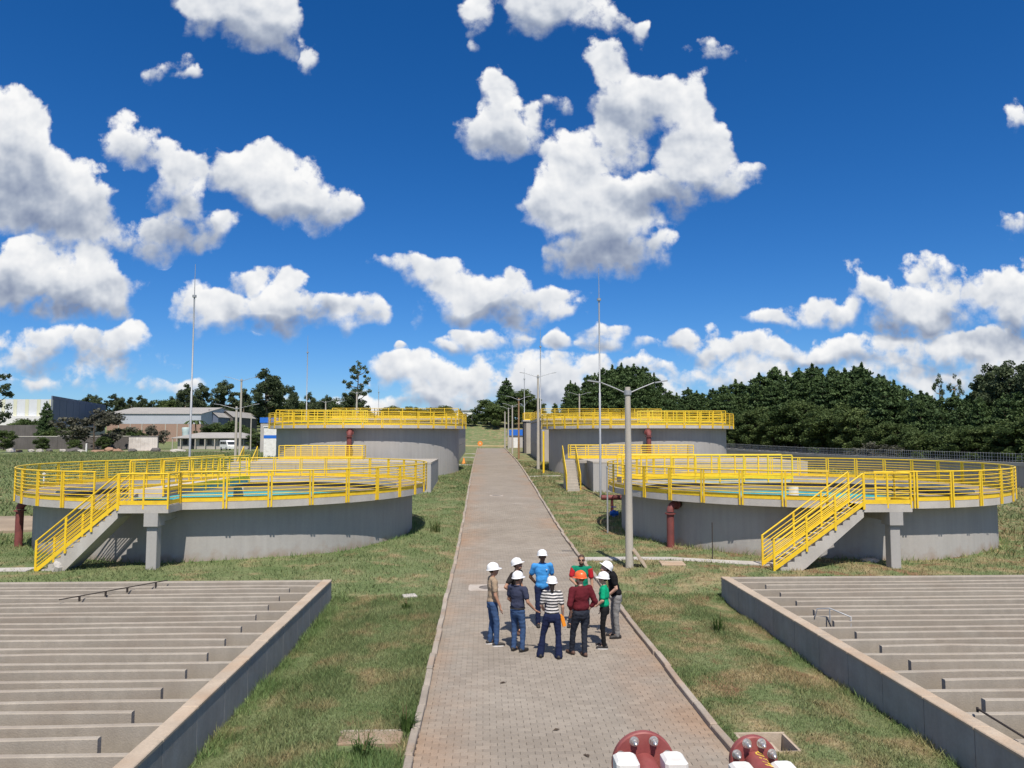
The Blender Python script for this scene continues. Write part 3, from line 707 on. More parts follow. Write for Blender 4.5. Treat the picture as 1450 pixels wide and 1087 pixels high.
def tank(x, y, zbase, zb, label, near=True, bridge_ang=0.0, stair_run=3.3, sx=0.0, skip=(), group='round settling tanks'):
    """zb: underside of the walkway above the tank's base"""
    root = empty('settling_tank', (x, y, zbase), label, 'settling tank', group)
    zt = zb+.25
    w = MB().lathe([(RWALL,-.8),(RWALL,zb+.001),(RWALL-.3,zb+.001),(RWALL-.3,-.8)], 96).mesh('wall', grey_paint); sharp(w); link('wall', w, root)
    d = MB().lathe([(RD,zb),(RD,zt),(RWALL-.75,zt),(RWALL-.75,zb)], 96, closed=True).mesh('walkway_deck', slab_conc); sharp(d); link('walkway_deck', d, root)
    ds = MB().lathe([(RD-.16,zt+.001),(RD-.16,zt+.006),(RWALL-.73,zt+.006),(RWALL-.73,zt+.001)], 96).mesh('deck_surface', dusty_deck); sharp(ds); link('deck_surface', ds, root)
    la = MB().lathe([(RWALL-.31,zb-.9),(RWALL-.31,zb-.25),(6.3,zb-.25),(6.3,zb-.9)], 72, closed=True).mesh('launder_ring', dusty_deck); sharp(la); link('launder_ring', la, root)
    wt = MB().lathe([(RWALL-.3, zb-.46),(.01, zb-.46)], 72, smooth=False).mesh('water_surface', water_mat); link('water_surface', wt, root)
    MB().lathe([(.01,zt-.05),(.22,zt-.05),(.28,-.5)], 20).build('centre_column', slab_conc, root)
    da = 2*math.pi/NP
    if near:
        top, rails, post, kp = ring_panel_meshes(zt)
        for i in range(NP):
            if i in skip: continue
            p = link('railing_panel', top, root, rot=(0,0,i*da))
            for me in rails: link('rail', me, p)
            for me in post: link('post', me, p)
            link('kick_plate', kp, p)
    else:
        top, rails, post, kp = ring_panel_meshes(zt)
        bm = bmesh.new()
        for me in [top]+rails+post+[kp]: bm.from_mesh(me)
        one = bpy.data.meshes.new('railing_panel'); bm.to_mesh(one); bm.free(); one.materials.append(yellow)
        for i in range(NP): link('railing_panel', one, root, rot=(0,0,i*da))
    # half bridge to the centre with its own raised railing
    br = MB().box(.4, RWALL+.25, -.6, .6, zt+.16, zt+.42).build('bridge', slab_conc, root, rot=(0,0,bridge_ang))
    zf = zt+.36
    for sy in (-.62, .62):
        MB().path([(.3,sy,zf+1.1),(RWALL+.2,sy,zf+1.1)], .03, 6).build('bridge_top_rail', yellow, br)
        for h in ((.55,) if near else (.3,.55,.8)):
            MB().path([(.3,sy,zf+h),(RWALL+.2,sy,zf+h)], .018, 5).build('bridge_rail', yellow, br)
        for xx in np.linspace(.3, RWALL+.2, 8):
            MB().box(xx-.032, xx+.032, sy-.025, sy+.025, zf-.16, zf+1.09).build('bridge_post', yellow, br)
        MB().box(.3, RWALL+.2, sy-.012, sy+.012, zf+.01, zf+.16).build('bridge_kick_plate', yellow, br)
    if near:
        # landing, column and concrete stair on the side towards the camera
        y1, y0_ = -RD+.02, -RD-1.12
        MB().box(sx-1.25, sx+.45, y0_, y1, zt-.25, zt-.004).build('landing', slab_conc, root)
        c = MB().cbox(sx-.30, sx+.05, y0_+.10, y0_+.46, -.5, zt-.70, .015).build('column', far_paint, root)
        MB().prism([(sx-.36,zt-.70),(sx+.11,zt-.70),(sx+.11,zt-.252),(sx-.36,zt-.252)], y0_-.004, y0_+.55).build('corbel', far_paint, c)
        MB().box(sx-.25, sx, y0_+.56, y1+.72, zt-.60, zt-.253).build('landing_beam', grey_paint, root)
        n = 13; run = stair_run/n; rise = zt/n
        pts = []
        for i in range(n):
            xx = sx-1.25-run*i; pts += [(xx, zt-rise*i-.006 if i == 0 else zt-rise*i), (xx, zt-rise*(i+1))]
        xe = sx-1.25-stair_run
        pts += [(xe+run, 0.0-.3), (xe+run+.35, -.3), (sx-1.25, zt-.42)]
        ys0, ys1 = y0_+.03, y0_+1.03
        fl = MB().prism(pts[::-1], ys0, ys1).build('stair_flight', slab_conc, root)
        for yy in (ys0-.03, ys1+.03):
            a = Vector((xe+.02, yy, rise*.4)); b = Vector((sx-1.25, yy, zt))
            MB().path([a+Vector((0,0,1.05)), b+Vector((0,0,1.08))], .03, 6).build('handrail', yellow, fl)
            for h in (.20,.33,.46,.59,.72,.87):
                MB().path([a+Vector((0,0,h)), b+Vector((0,0,h))], .0185, 5).build('stair_rail', yellow, fl)
            for t in (0, .36, .68, 1.0):
                q = a.lerp(b, t); MB().box(q.x-.035, q.x+.035, q.y-.022, q.y+.022, q.z-.16, q.z+1.07).build('stair_post', yellow, fl)
            d_ = Vector((0,0,1)); k0, k1 = a+d_*.0, b+d_*.0
            MB().add([(k0.x,yy-.01,k0.z-.02),(k1.x,yy-.01,k1.z-.02),(k1.x,yy-.01,k1.z+.14),(k0.x,yy-.01,k0.z+.14),(k0.x,yy+.01,k0.z-.02),(k1.x,yy+.01,k1.z-.02),(k1.x,yy+.01,k1.z+.14),(k0.x,yy+.01,k0.z+.14)],
                     [(0,1,2,3),(7,6,5,4),(3,2,6,7),(1,0,4,5)]).build('stair_kick_plate', yellow, fl)
        straight_rail(root, (sx-1.22,y0_+.02,zt), (sx+.42,y0_+.02,zt), post_gap=.8, names=('landing_top_rail','landing_rail','landing_post'))
        straight_rail(root, (sx+.42,y0_+.06,zt), (sx+.42,y1-.1,zt), post_gap=1.1, names=('landing_top_rail','landing_rail','landing_post'))
    return root
ZB = 2.03
T_LN, T_RN = (-12.9, 35.8), (13.5, 35.2)
T_LF, T_RF = (-11.75, 68.5), (12.93, 69.2)
tank(*T_LN, 0.0, ZB, 'near left round grey tank with yellow railing and stair', True, R(-94), 2.65, .42, skip=(26,27))
tank(*T_RN, 0.0, ZB, 'near right round grey tank with yellow railing and stair', True, R(180), 3.2, -.48, skip=(26,))
tank(*T_LF, 1.2, 5.27-1.2, 'far left tall round grey tank behind the concrete chamber', False, R(180))
tank(*T_RF, 1.2, 5.27-1.2, 'far right tall round grey tank behind the concrete chamber', False, R(0))

# ------------------------------------------------------------------ distribution chambers between the near and far tanks
def chamber(x0, x1, y0, y1, zt, label, rail_x0, rail_x1, stair_x, stair_dir):
    z0 = Hs((x0+x1)/2, y0)-.6
    root = empty('distribution_chamber', ((x0+x1)/2, y0, z0), label, 'concrete chamber', 'concrete chambers between the tanks')
    ox, oy = (x0+x1)/2, y0
    # walls as cast panels with joints
    def wall(xa, xb, ya, yb):
        if xb-xa > yb-ya:
            cuts = np.linspace(xa, xb, max(2, int(round((xb-xa)/2.4)))+1)
            for a, b in zip(cuts[:-1], cuts[1:]): MB().cbox(a-ox+.006, b-ox-.006, ya-oy, yb-oy, 0, zt-z0-.12, .005).build('wall_panel', far_paint, root)
        else:
            cuts = np.linspace(ya, yb, max(2, int(round((yb-ya)/2.0)))+1)
            for a, b in zip(cuts[:-1], cuts[1:]): MB().cbox(xa-ox, xb-ox, a-oy+.006, b-oy-.006, 0, zt-z0-.12, .005).build('wall_panel', far_paint, root)
    t = .25
    wall(x0, x1, y0, y0+t); wall(x0, x1, y1-t, y1); wall(x0, x0+t, y0+t, y1-t); wall(x1-t, x1, y0+t, y1-t)
    MB().box(x0-ox-.01, x1-ox+.01, -.01, y1-oy+.01, zt-z0-.118, zt-z0).build('roof_slab', tan_conc, root)
    zf = zt-z0; yb = y1-oy-.25
    for (a, b) in (((rail_x0-ox, yb-1.6, zf), (rail_x1-ox, yb-1.6, zf)), ((rail_x1-ox, yb-1.6, zf), (rail_x1-ox, yb, zf)), ((rail_x0-ox, yb, zf), (rail_x1-ox, yb, zf))):
        railing_mesh(a, b).build('railing_section', yellow, root)
    # steel-railed stair up to the roof
    run, n = 2.6, 11; g = Hs(stair_x, y0)-z0
    sx = stair_x-ox
    st = MB()
    for i in range(n):
        st.box(sx-.42, sx+.42, .4+run*i/n, .4+run*(i+1)/n-.005, g-.3, g+(zf-g)*(i+1)/n)
    f = st.build('stair_flight', tan_conc, root)
    for e in (-.48, .48):
        railing_mesh((sx+e,.3,g+.1), (sx+e,.4+run,zf), nrails=4, gap=1.2).build('stair_railing', yellow, f)
    xs_, xe_ = (sx+.45, rail_x0-ox) if stair_dir > 0 else (sx-.45, rail_x0-ox)
    MB().box(min(sx-.42,x0-ox), max(sx+.42, x0-ox) , .4+run+.004, .4+run+1.3, zf-.2, zf-.004).build('landing', tan_conc, root)
    return root
chamber(-18.6, -4.9, 51.0, 59.2, 2.85, 'low concrete chamber with yellow railed roof behind the near left tank', -16.9, -10.6, -18.0, 1)
chamber(6.2, 21.2, 51.0, 59.2, 2.88, 'low concrete chamber with yellow railed roof behind the near right tank', 5.4, 15.0, 4.9, 1)

# ------------------------------------------------------------------ long reactor blocks behind the far tanks
def block(x0, x1, y0, y1, zt, label, name='reactor_block', mat=None, seg=4.0, rails=True):
    z0 = Hs((x0+x1)/2, y0)-.8; ox, oy = (x0+x1)/2, y0
    root = empty(name, (ox, oy, z0), label, 'concrete building')
    mat = mat or far_paint; t = .3; h = zt-z0
    for xa, xb in ((x0, x0+t), (x1-t, x1)):
        cuts = np.linspace(y0, y1, max(2, int(round((y1-y0)/seg)))+1)
        for a, b in zip(cuts[:-1], cuts[1:]):
            for za, zb_ in ((0, h*.47), (h*.47+.02, h-.2)):
                MB().cbox(xa-ox, xb-ox, a-oy+.01, b-oy-.01, za, zb_, .01).build('wall_panel', mat, root)
    for ya, yb in ((y0, y0+t), (y1-t, y1)):
        cuts = np.linspace(x0+t, x1-t, max(2, int(round((x1-x0)/seg)))+1)
        for a, b in zip(cuts[:-1], cuts[1:]): MB().cbox(a-ox+.01, b-ox-.01, ya-oy, yb-oy, 0, h-.2, .01).build('wall_panel', tan_conc, root)
    MB().box(x0-ox-.15, x1-ox+.15, -.15, y1-oy+.15, h-.198, h).build('roof_slab', slab_conc, root)
    if rails:
        c = [(x0-ox, 0), (x1-ox, 0), (x1-ox, y1-oy), (x0-ox, y1-oy)]
        for i in range(4):
            (a, b), (c_, d) = c[i], c[(i+1) % 4]; L_ = math.hypot(c_-a, d-b); k = max(1, int(round(L_/5.0)))
            for j in range(k):
                p = (a+(c_-a)*j/k, b+(d-b)*j/k, h); q = (a+(c_-a)*(j+1)/k, b+(d-b)*(j+1)/k, h)
                railing_mesh(p, q).build('railing_section', yellow, root)
    return root
block(-17.5, -4.05, 80, 112, 6.55, 'long grey panelled block with yellow roof railing beyond the far left tank')
block(5.0, 18.2, 81, 100, 6.55, 'grey panelled block with yellow roof railing beyond the far right tank')
block(4.4, 6.6, 105, 109, 6.9, 'narrow dark concrete tower with small yellow railed top beside the road', 'concrete_tower', wall_dirty, 2.2)
# ------------------------------------------------------------------ red riser pipes of the tanks
def bend(p, d0, d1, r, n=6):
    """quarter bend starting at p heading d0, leaving along d1"""
    p, d0, d1 = Vector(p), Vector(d0).normalized(), Vector(d1).normalized()
    return [p + d0*r*math.sin(a) + d1*r*(1-math.cos(a)) for a in [math.pi/2*i/n for i in range(n+1)]]
def disc(c, d, r, t, n=20):
    c, d = Vector(c), Vector(d).normalized(); return [c-d*t/2, c+d*t/2], r
def riser(x, y, z0, ztop, aim, label, r=.15, ghost=.75):
    root = empty('riser_pipe', (x, y, z0), label, 'pipe', 'red riser pipes at the tanks')
    h = ztop-z0; d = Vector((aim[0]-x, aim[1]-y, 0)).normalized()
    MB().path([(0,0,-.3),(0,0,h-.34)], r, 16).build('upright_pipe', dark_red, root)
    b = bend((0,0,h-.30), (0,0,1), d, .30, 8); e = b[-1]
    MB().path(b, r, 16, caps=False).build('elbow', dark_red, root)
    MB().path([e, e+d*ghost], r*1.02, 16).build('inlet_pipe', dark_iron, root)
    for c, q in (((0,0,h-.36),(0,0,1)), (e+d*.05, d)):
        pts, rr = disc(c, q, r*1.45, .05); MB().path(pts, rr, 18, smooth=False).build('flange', dark_red, root)
    return root
riser(-20.35, 31.5, Hs(-20.35,31.5), 1.95, T_LN, 'dull red riser pipe with elbow at the near left tank', .15, 1.0)
riser(6.30, 30.3, Hs(6.3,30.3), 1.85, T_RN, 'dull red riser pipe with elbow at the near right tank', .15, .9)
riser(-12.0, 59.55, 2.85, 4.95, (-12.0, 68), 'dull red riser pipe in front of the far left tank', .2, .8)
riser(12.1, 60.0, 2.88, 4.95, (12.3, 68), 'dull red riser pipe in front of the far right tank', .2, .8)
# thin dark rod standing against the near right tank, yellow down pipe at the far right tank
x, y = at(1005, 27.9); tag(MB().path([(0,0,-.1),(.01,.0,1.35)], .018, 6).build('steel_rod', dark_iron, None, (x, y, Hs(x,y))), 'thin dark steel rod standing before the near right tank wall', 'rod')
x, y = at(769.5, 66); tag(MB().path([(0,0,-.2),(0,0,3.7)], .09, 10).build('down_pipe', yellow, None, (x, y, Hs(x,y))), 'yellow down pipe at the left edge of the far right tank', 'pipe')

# ------------------------------------------------------------------ flanged pipes rising in front of the camera
def flanged_pipe(px, py, Z, Rf, rp, label, nb, text=None):
    x, y = at(px, Z); z = CAM.z - (py-HORIZON)*Z/F_PX
    root = empty('flanged_pipe', (x, y, 0), label, 'pipe', 'red flanged pipes in the foreground')
    body = MB().path([(0,-2.2,z-1.0)] , rp, 24, caps=False) if False else MB()
    pts = [(0,-2.6,-.2),(0,-2.6,z-.6)] + bend((0,-2.6,z-.45), (0,0,1), (0,1,0), .45, 8) + [(0,-.55,z),(0,-.30,z),(0,-.03,z)]
    rad = [rp*.86]*2 + [rp*.86]*9 + [rp*.86, rp, rp*1.03]
    p = body.path(pts, rad, 28).build('pipe_body', red_iron, root)
    fl = MB().lathe([(rp*.9,-.026),(Rf-.008,-.026),(Rf,-.018),(Rf,.018),(Rf-.008,.026),(rp*.5,.026)], 56).mesh('flange', red_iron); sharp(fl)
    f = link('flange', fl, root, (0,0,z), (R(90),0,0))
    MB().lathe([(rp*.55,-.0),(rp*.55,.10),(.001,.10)], 32).build('blind_plate', red_iron, root, (0,.02,z), (R(-90),0,0))
    rb = Rf*.80
    for i in range(nb):
        a = 2*math.pi*(i+.5)/nb + math.pi/2
        bx, bz = rb*math.cos(a), rb*math.sin(a)
        hexn = MB().path([(0,-.026,0),(0,-.052,0)], .026, 6, smooth=False).path([(0,-.050,0),(0,-.075,0)], .017, 10)
        hexn.path([(0,-.028,0),(0,-.024,0)], .033, 16, smooth=False)
        hexn.path([(0,-.074,0),(0,-.086,0),(0,-.092,0)], [.0165,.012,.004], 10).build('bolt', bolt_steel, f, None, None)
        o = f.children[-1]; o.rotation_euler = (R(-90),0,0); o.location = (bx, bz, 0)
    # white painted support posts either side of the pipe
    for s in (-1, 1):
        MB().cbox(s*(rp+.075)-.075, s*(rp+.075)+.075, -.30, -.12, -.3, z+(.135 if Rf > .2 else .05), .018).build('support_post', white_paint, root)
    if text:
        cu = bpy.data.curves.new('chalk', 'FONT'); cu.body = text; cu.size = .085; cu.extrude = .0008; cu.align_x = 'CENTER'
        to = bpy.data.objects.new('chalk', cu); col.objects.link(to)
        dg = bpy.context.evaluated_depsgraph_get(); me = bpy.data.meshes.new_from_object(to.evaluated_get(dg)); bpy.data.objects.remove(to)
        # wrap the hand-written marks round the top of the pipe, reading down towards the viewer
        for v in me.vertices:
            u, w, t = v.co; ang = w/rp - .1
            rr = rp*1.03 + .003 + t
            v.co = (rr*math.sin(ang)*1.0 - .0, -.125-u*1.0, rr*math.cos(ang))
        me.materials.clear(); me.materials.append(M('yellow_chalk', (.72,.50,.08), .9, .3, 40, 90))
        link('chalk_mark', me, root, (0,0,z))
    return root
flanged_pipe(905, 1065, 5.2, .215, .082, 'larger red flanged pipe with white supports at the bottom edge', 8)
flanged_pipe(1055.5, 1060, 5.3, .165, .068, 'smaller red flanged pipe with yellow chalk marks at the bottom edge', 8, 'FOT M')

# ------------------------------------------------------------------ lamp posts, lightning rods, utility poles
def lamp(px, Z, top, label, r0=.15, r1=.095, arm=1.25, mat=None, plain=False, x=None, azim=0.0):
    if x is None: x, y = at(px, Z)
    else: x, y = x, Z
    g = Hs(x, y)
    root = empty('lamp_post' if not plain else 'utility_pole', (x, y, g), label, 'lamp post' if not plain else 'utility pole', 'street lamp posts' if not plain else 'utility poles along the road')
    MB().path([(0,0,-.4),(0,0,top*.5),(0,0,top)], [r0,(r0+r1)/2,r1], 14).build('post', mat or pole_conc, root)
    if plain: return root
    MB().path([(0,0,top-.28),(0,0,top-.12)], r1*1.35, 14, smooth=False).build('collar', galv, root)
    for s in (-1, 1):
        a = Vector((math.cos(azim)*s, math.sin(azim)*s, 0))
        e = a*arm + Vector((0,0,top+.16))
        am = MB().path([a*r1+Vector((0,0,top-.2)), a*arm*.45+Vector((0,0,top-.05)), e], [.024,.022,.019], 8).build('arm', galv, root)
        q = Matrix.Translation(e+a*.26+Vector((0,0,.04))) @ Matrix.Rotation(azim, 4, 'Z') @ Matrix.Rotation(-s*R(9), 4, 'Y')
        MB().obox(q, .46, .14, .045).build('lamp_head', galv, am)
    return root
lamp(889, 26.4, 6.35, 'thick concrete lamp post with two arms beside the near right tank', .145, .098, .95)
lamp(762, 70, 8.9, 'tall concrete lamp post with two arms at the far right tank', .16, .09)
lamp(335, 66, 5.9, 'lower two armed lamp post beyond the near left tank', .14, .09, 1.5)
lamp(341, 80, 9.0, 'taller lamp post standing behind another one left of the far left tank', .16, .09, 1.3)
lamp(820.5, 110, 8.6, 'distant two armed lamp post above the far right tank railing', .15, .1)
lamp(505, 105, 8.7, 'distant lamp post above the far left tank railing before the sparse tree', .16, .1)
lamp(461, 135, 8.6, 'farthest small lamp post above the far left tank railing', .15, .1)
lamp(725.5, 104, 6.8, 'small two armed lamp post right of the road, second of the row', .13, .08, .9)
lamp(720, 124, 6.9, 'small two armed lamp post right of the road, near its far end', .13, .08, .9)
lamp(734.5, 88, 7.2, 'brown wooden utility pole right of the road', .13, .09, 1.0, wood_pole)
lamp(715, 130, 6.4, 'plain pale pole at the far end of the road', .13, .09, plain=True)
lamp(356, 130, 6.3, 'plain grey pole beside the low house and white van', .12, .09, plain=True)
def rod(px, Z, top, label, r=.07):
    x, y = at(px, Z); g = Hs(x, y)
    root = empty('lightning_rod', (x, y, g), label, 'lightning rod', 'tall lightning rods')
    h = top-g
    MB().path([(0,0,-.3),(0,0,h*.45),(0,0,h*.45+.02),(0,0,h*.86)], [r,r,r*.72,r*.72], 10).build('mast', galv, root)
    MB().path([(0,0,h*.855),(0,0,h*.865)], r*1.9, 10, smooth=False).build('collar', galv, root)
    MB().path([(0,0,h*.86),(0,0,h)], [r*.42,r*.2], 8).build('spike', galv, root)
rod(849.5, 48.5, 15.75, 'tall lightning rod by the concrete chamber right of the road', .07)
rod(270.5, 48, 15.9, 'tall lightning rod behind the near left tank', .07)
rod(434, 90, 16.9, 'thin lightning rod above the far left tank', .07)
rod(765.5, 84, 16.9, 'thin lightning rod rising behind the tall lamp post', .07)
rod(536, 150, 14.9, 'faint distant lightning rod right of the sparse tree', .09)
rod(742.5, 137, 17.2, 'faint distant lightning rod over the end of the road', .09)

# ------------------------------------------------------------------ small things on the ground
def gp(px, py, z=0.0):
    d = px_dir(px, py); t = (z-CAM.z)/d.z; p = CAM + d*t; return p.x, p.y
# manhole with a pale concrete collar
def manhole(px, py, w, label, zoff=.012):
    x, y = gp(px, py); z = road_z(y)
    root = empty('manhole', (x, y, z), label, 'manhole cover')
    mb = MB(); n = 28; out = []
    q = [(-w,-w*.75),(w,-w*.75),(w,w*.75),(-w,w*.75)]
    rr = .30; ring = [(rr*math.cos(2*math.pi*i/n), rr*math.sin(2*math.pi*i/n)) for i in range(n)]
    def sq(a):
        c_, s_ = math.cos(a), math.sin(a); k = min(w/abs(c_) if abs(c_) > 1e-6 else 9, w*.75/abs(s_) if abs(s_) > 1e-6 else 9); return (c_*k, s_*k)
    o = [sq(2*math.pi*i/n) for i in range(n)]
    mb.add([(a,b,zoff) for a,b in o]+[(a,b,zoff+.004) for a,b in ring]+[(a,b,-.02) for a,b in o], [(i,(i+1)%n,n+(i+1)%n,n+i) for i in range(n)]+[((i+1)%n,i,2*n+i,2*n+(i+1)%n) for i in range(n)])
    mb.build('concrete_collar', M('cement_smear', (.42,.37,.32), .95, .15, 3, 30, stain=(.34,.24,.17), stain_amt=.5, stain_scale=2), root)
    MB().lathe([(.001,.012),(.25,.012),(.285,.012),(.285,-.02)], 28).build('iron_cover', M('grey_cover', (.17,.15,.135), .85, .2, 6, 40, bump=.4), root)
manhole(692, 832, .62, 'round manhole in a pale cement square behind the left men')
manhole(703, 717, .45, 'small pale manhole farther up the road')
# cover slabs in the grass
x, y = gp(580, 845); tag(MB().cbox(-.2,.2,-.16,.16,-.05,.06,.02).build('cover_slab', slab_conc, None, (x,y,Hs(x,y)), (0,0,.3)), 'small pale concrete cover in the grass left of the road', 'cover slab')
x, y = gp(952, 804); tag(MB().cbox(-.42,.42,-.38,.38,-.05,.07,.02).build('cover_slab', coping_conc, None, (x,y,Hs(x,y)), (0,0,-.1)), 'flat square concrete slab on the grass right of the lamp post', 'cover slab')
# slab leaning on the lamp post
lx_, ly_ = at(889, 26.4)
ls = MB().cbox(-.035,.035,-.30,.30,0,.80,.01).build('leaning_slab', coping_conc, None, (lx_+.62, ly_+.02, Hs(lx_,ly_)-.02), (0,R(-36),R(-12)))
tag(ls, 'square concrete slab leaning against the thick lamp post', 'slab')
# drain box (left) and open pit (right) at the kerb
x, y = gp(528, 1047)
dr = empty('drain_box', (x, y, 0), 'concrete drain box top overgrown with weeds at the left kerb', 'drain')
MB().cbox(-.52,.44,-.22,.24,-.3,.035,.015).build('cover', M('earthy_concrete', (.30,.235,.17), .95, .2, 3, 24, bump=.4, stain=(.22,.13,.075), stain_amt=.7, stain_scale=2.5), dr)
MB().cbox(-.56,.52,.25,.36,-.3,.02,.02).build('edge_strip', kerb_conc, dr)
pit = empty('drain_pit', (3.01, 11.5, 0), 'open concrete drain pit at the right kerb', 'drain')
for nm, b in (('pit_wall',(-.395,.395,.31,.355,-.75,.004)),('pit_wall',(-.395,.395,-.355,-.31,-.75,-.01)),('pit_wall',(-.395,-.35,-.305,.305,-.75,.0)),('pit_wall',(.35,.395,-.305,.305,-.75,-.004)),('pit_floor',(-.39,.39,-.35,.35,-.85,-.755))):
    MB().box(*b).build(nm, coping_conc if nm == 'pit_wall' else dark_iron, pit)
MB().cbox(-.345,.17,-.30,.26,-.20,-.11,.01).build('pit_cover', coping_conc, pit)
# footpaths
def strip(name, pts, w, z=.03, mat=None):
    mb = MB(); P_ = [Vector((a,b,0)) for a,b in pts]
    vs = []
    for i, p in enumerate(P_):
        d = (P_[min(i+1,len(P_)-1)]-P_[max(i-1,0)]).normalized(); n = Vector((-d.y,d.x,0))*w/2
        for q in (p-n, p+n): vs.append((q.x, q.y, Hs(q.x,q.y)+z))
    k = len(vs); vs += [(a,b,c-.12) for a,b,c in vs]
    fs = []
    for i in range(len(P_)-1):
        a = 2*i; fs += [(a,a+1,a+3,a+2)[::-1], (a,a+2,k+a+2,k+a), (a+3,a+1,k+a+1,k+a+3)]
    fs += [(0,1,k+1,k), (len(vs)//2-1, len(vs)//2-2, k+len(vs)//2-2, k+len(vs)//2-1)]
    return tag(mb.add(vs, fs).build(name, mat or slab_conc), kind='structure')
strip('footpath', [(2.5,28.3),(4.0,28.05),(5.6,27.6),(7.6,27.0),(9.3,26.4)], .62)
strip('footpath', [(-30,26.9),(-24,26.7),(-19.5,26.4),(-16.6,26.1)], .6)
strip('dirt_track', [(-40,37.5),(-33,37.6),(-26,37.8),(-21.6,39)], 6.0, .03, M('dirt', (.30,.235,.17), .95, .2, .8, 14))
dirt = MATS['dirt']
strip('footpath', [(2.5,62.5),(3.6,62.8),(5.2,63.2)], .5)
strip('dirt_track', [(2.46,71.5),(3.2,71.6),(4.6,72.0)], 1.6, .02, dirt)
for yy in (76., 92., 104.): strip('footpath', [(-2.5,yy),(-3.9,yy+.2)], .7)
strip('dirt_track', [(-14,141),(-5,139),(4,138),(14,140)], 1.6, .06, M('yellow_dirt', (.34,.27,.13), .95, .2, .8, 10))
strip('dirt_track', [(-38,120),(-48,135),(-62,139),(-72,140)], 4.0, .02, dirt)
# stone at the foot of the right stair, broken concrete along the walls
def rock(x, y, z, sx, sy, sz, label, mat, seed, cat='rock', group=None, name='stone_block'):
    r_ = random.Random(seed); bm = bmesh.new(); bmesh.ops.create_icosphere(bm, subdivisions=2, radius=1)
    for v in bm.verts:
        m = max(abs(v.co.x), abs(v.co.y), abs(v.co.z)); v.co = v.co*(.55+.45/m)*.8
        v.co += Vector((r_.gauss(0,.09), r_.gauss(0,.09), r_.gauss(0,.09)))
        v.co.x *= sx; v.co.y *= sy; v.co.z *= sz
    me = bpy.data.meshes.new(name); bm.to_mesh(me); bm.free(); me.materials.append(mat)
    return tag(link(name, me, None, (x,y,z), (0,0,r_.uniform(0,3))), label, cat, group)
pale_rock = M('pale_stained_rock', (.52,.46,.39), .9, .2, 3, 20, bump=.4, stain=(.40,.21,.10), stain_amt=.6, stain_scale=3)
x, y = gp(1101, 800); rock(x, y, Hs(x,y)+.1, .36, .25, .30, 'pale stained stone block at the foot of the right stair', pale_rock, 3)
x, y = gp(1232, 800); rock(x, y, Hs(x,y)+.02, .35, .22, .14, 'flat broken concrete lump under the right stair column', pale_rock, 5)
x, y = gp(525, 772); rock(x, y, Hs(x,y)+.02, .45, .25, .14, 'tan concrete lump at the foot of the near left tank wall', coping_conc, 8)
x, y = at(92, 25.4); rock(x, y, Hs(x,y)+.12, .22, .2, .28, 'grey concrete block at the foot of the left stair', slab_conc, 9)
# vent pipe, blue valve
x, y = at(859, 34.9); tag(MB().path([(0,0,-.2),(0,0,3.05)], .04, 10).path([(0,0,3.0),(0,0,3.08)], .06, 10).build('vent_pipe', galv, None, (x,y,Hs(x,y))), 'thin grey vent pipe at the road side of the near right tank', 'pipe')
x, y = at(868, 40.5); vz = Hs(x,y)
va = empty('valve', (x, y, vz), 'blue valve on a short red pipe behind the lamp post', 'valve')
MB().path([(0,0,-.2),(0,0,.35)], .1, 12).build('valve_body', blue_paint, va)
MB().path([(-.22,0,.18),(.22,0,.18)], .12, 12).build('valve_flange', blue_paint, va)
MB().lathe([(.12,.5),(.17,.52),(.12,.54)], 16, closed=True).build('hand_wheel', blue_paint, va)
x, y = at(873, 41.5); tag(MB().path([(-.9,0,.95),(.6,0,.95)], .14, 12).path([(-.3,0,-.2),(-.3,0,.9)], .08, 8).path([(.35,0,-.2),(.35,0,.9)], .08, 8).build('red_pipe', dark_red, None, (x,y,vz)), 'short horizontal red pipe beside the near right tank', 'pipe')
# air pipes lying on the baffles
lp = empty('thin_pipe', (-9.0, 19.6, .55), 'thin dark pipe lying slanted over the left basin baffles', 'pipe')
a0 = Vector((*at(95, 18.7), .60)); a1 = Vector((*at(245, 21.1), .62)); o0 = Vector((-9.0,19.6,.55))
MB().path([a0-o0, a1-o0], .014, 6).build('pipe_run', dark_iron, lp)
for t in (.17,.4,.6,.88):
    q = a0.lerp(a1, t)-o0; MB().box(q.x-.02, q.x+.02, q.y-.02, q.y+.02, q.z-.13, q.z+.005).build('clip', dark_iron, lp)
b0 = Vector((*at(1366, 11.35), .60)); b1 = Vector((*at(1452, 9.95), .60))
tag(MB().path([(0,0,0), b1-b0], .016, 8).path([(0,0,-.05),(0,0,.02)], .02, 6).build('rust_pipe', dark_iron, None, b0), 'thin rusty pipe lying along the right basin edge', 'pipe')
c0 = Vector((*at(1146, 17.4), .5))
tag(MB().path([(0,0,.0),(.03,-.05,.19),(.30,-.1,.21),(.62,-.45,.09),(.60,-.47,-.12)], .015, 6).path([(.30,-.1,.21),(.29,-.12,-.1)], .015, 6).build('bent_pipe', galv, None, c0), 'small bent grey pipe over the right basin baffles', 'pipe')
x, y = at(66.5, 47); tag(MB().path([(0,0,-.2),(0,0,1.55)], .05, 8).lathe([(.001,1.72),(.10,1.66),(.12,1.56),(.001,1.55)], 12).build('vent_post', white_paint, None, (x,y,Hs(x,y))), 'small white capped post in the field behind the near left tank', 'post')
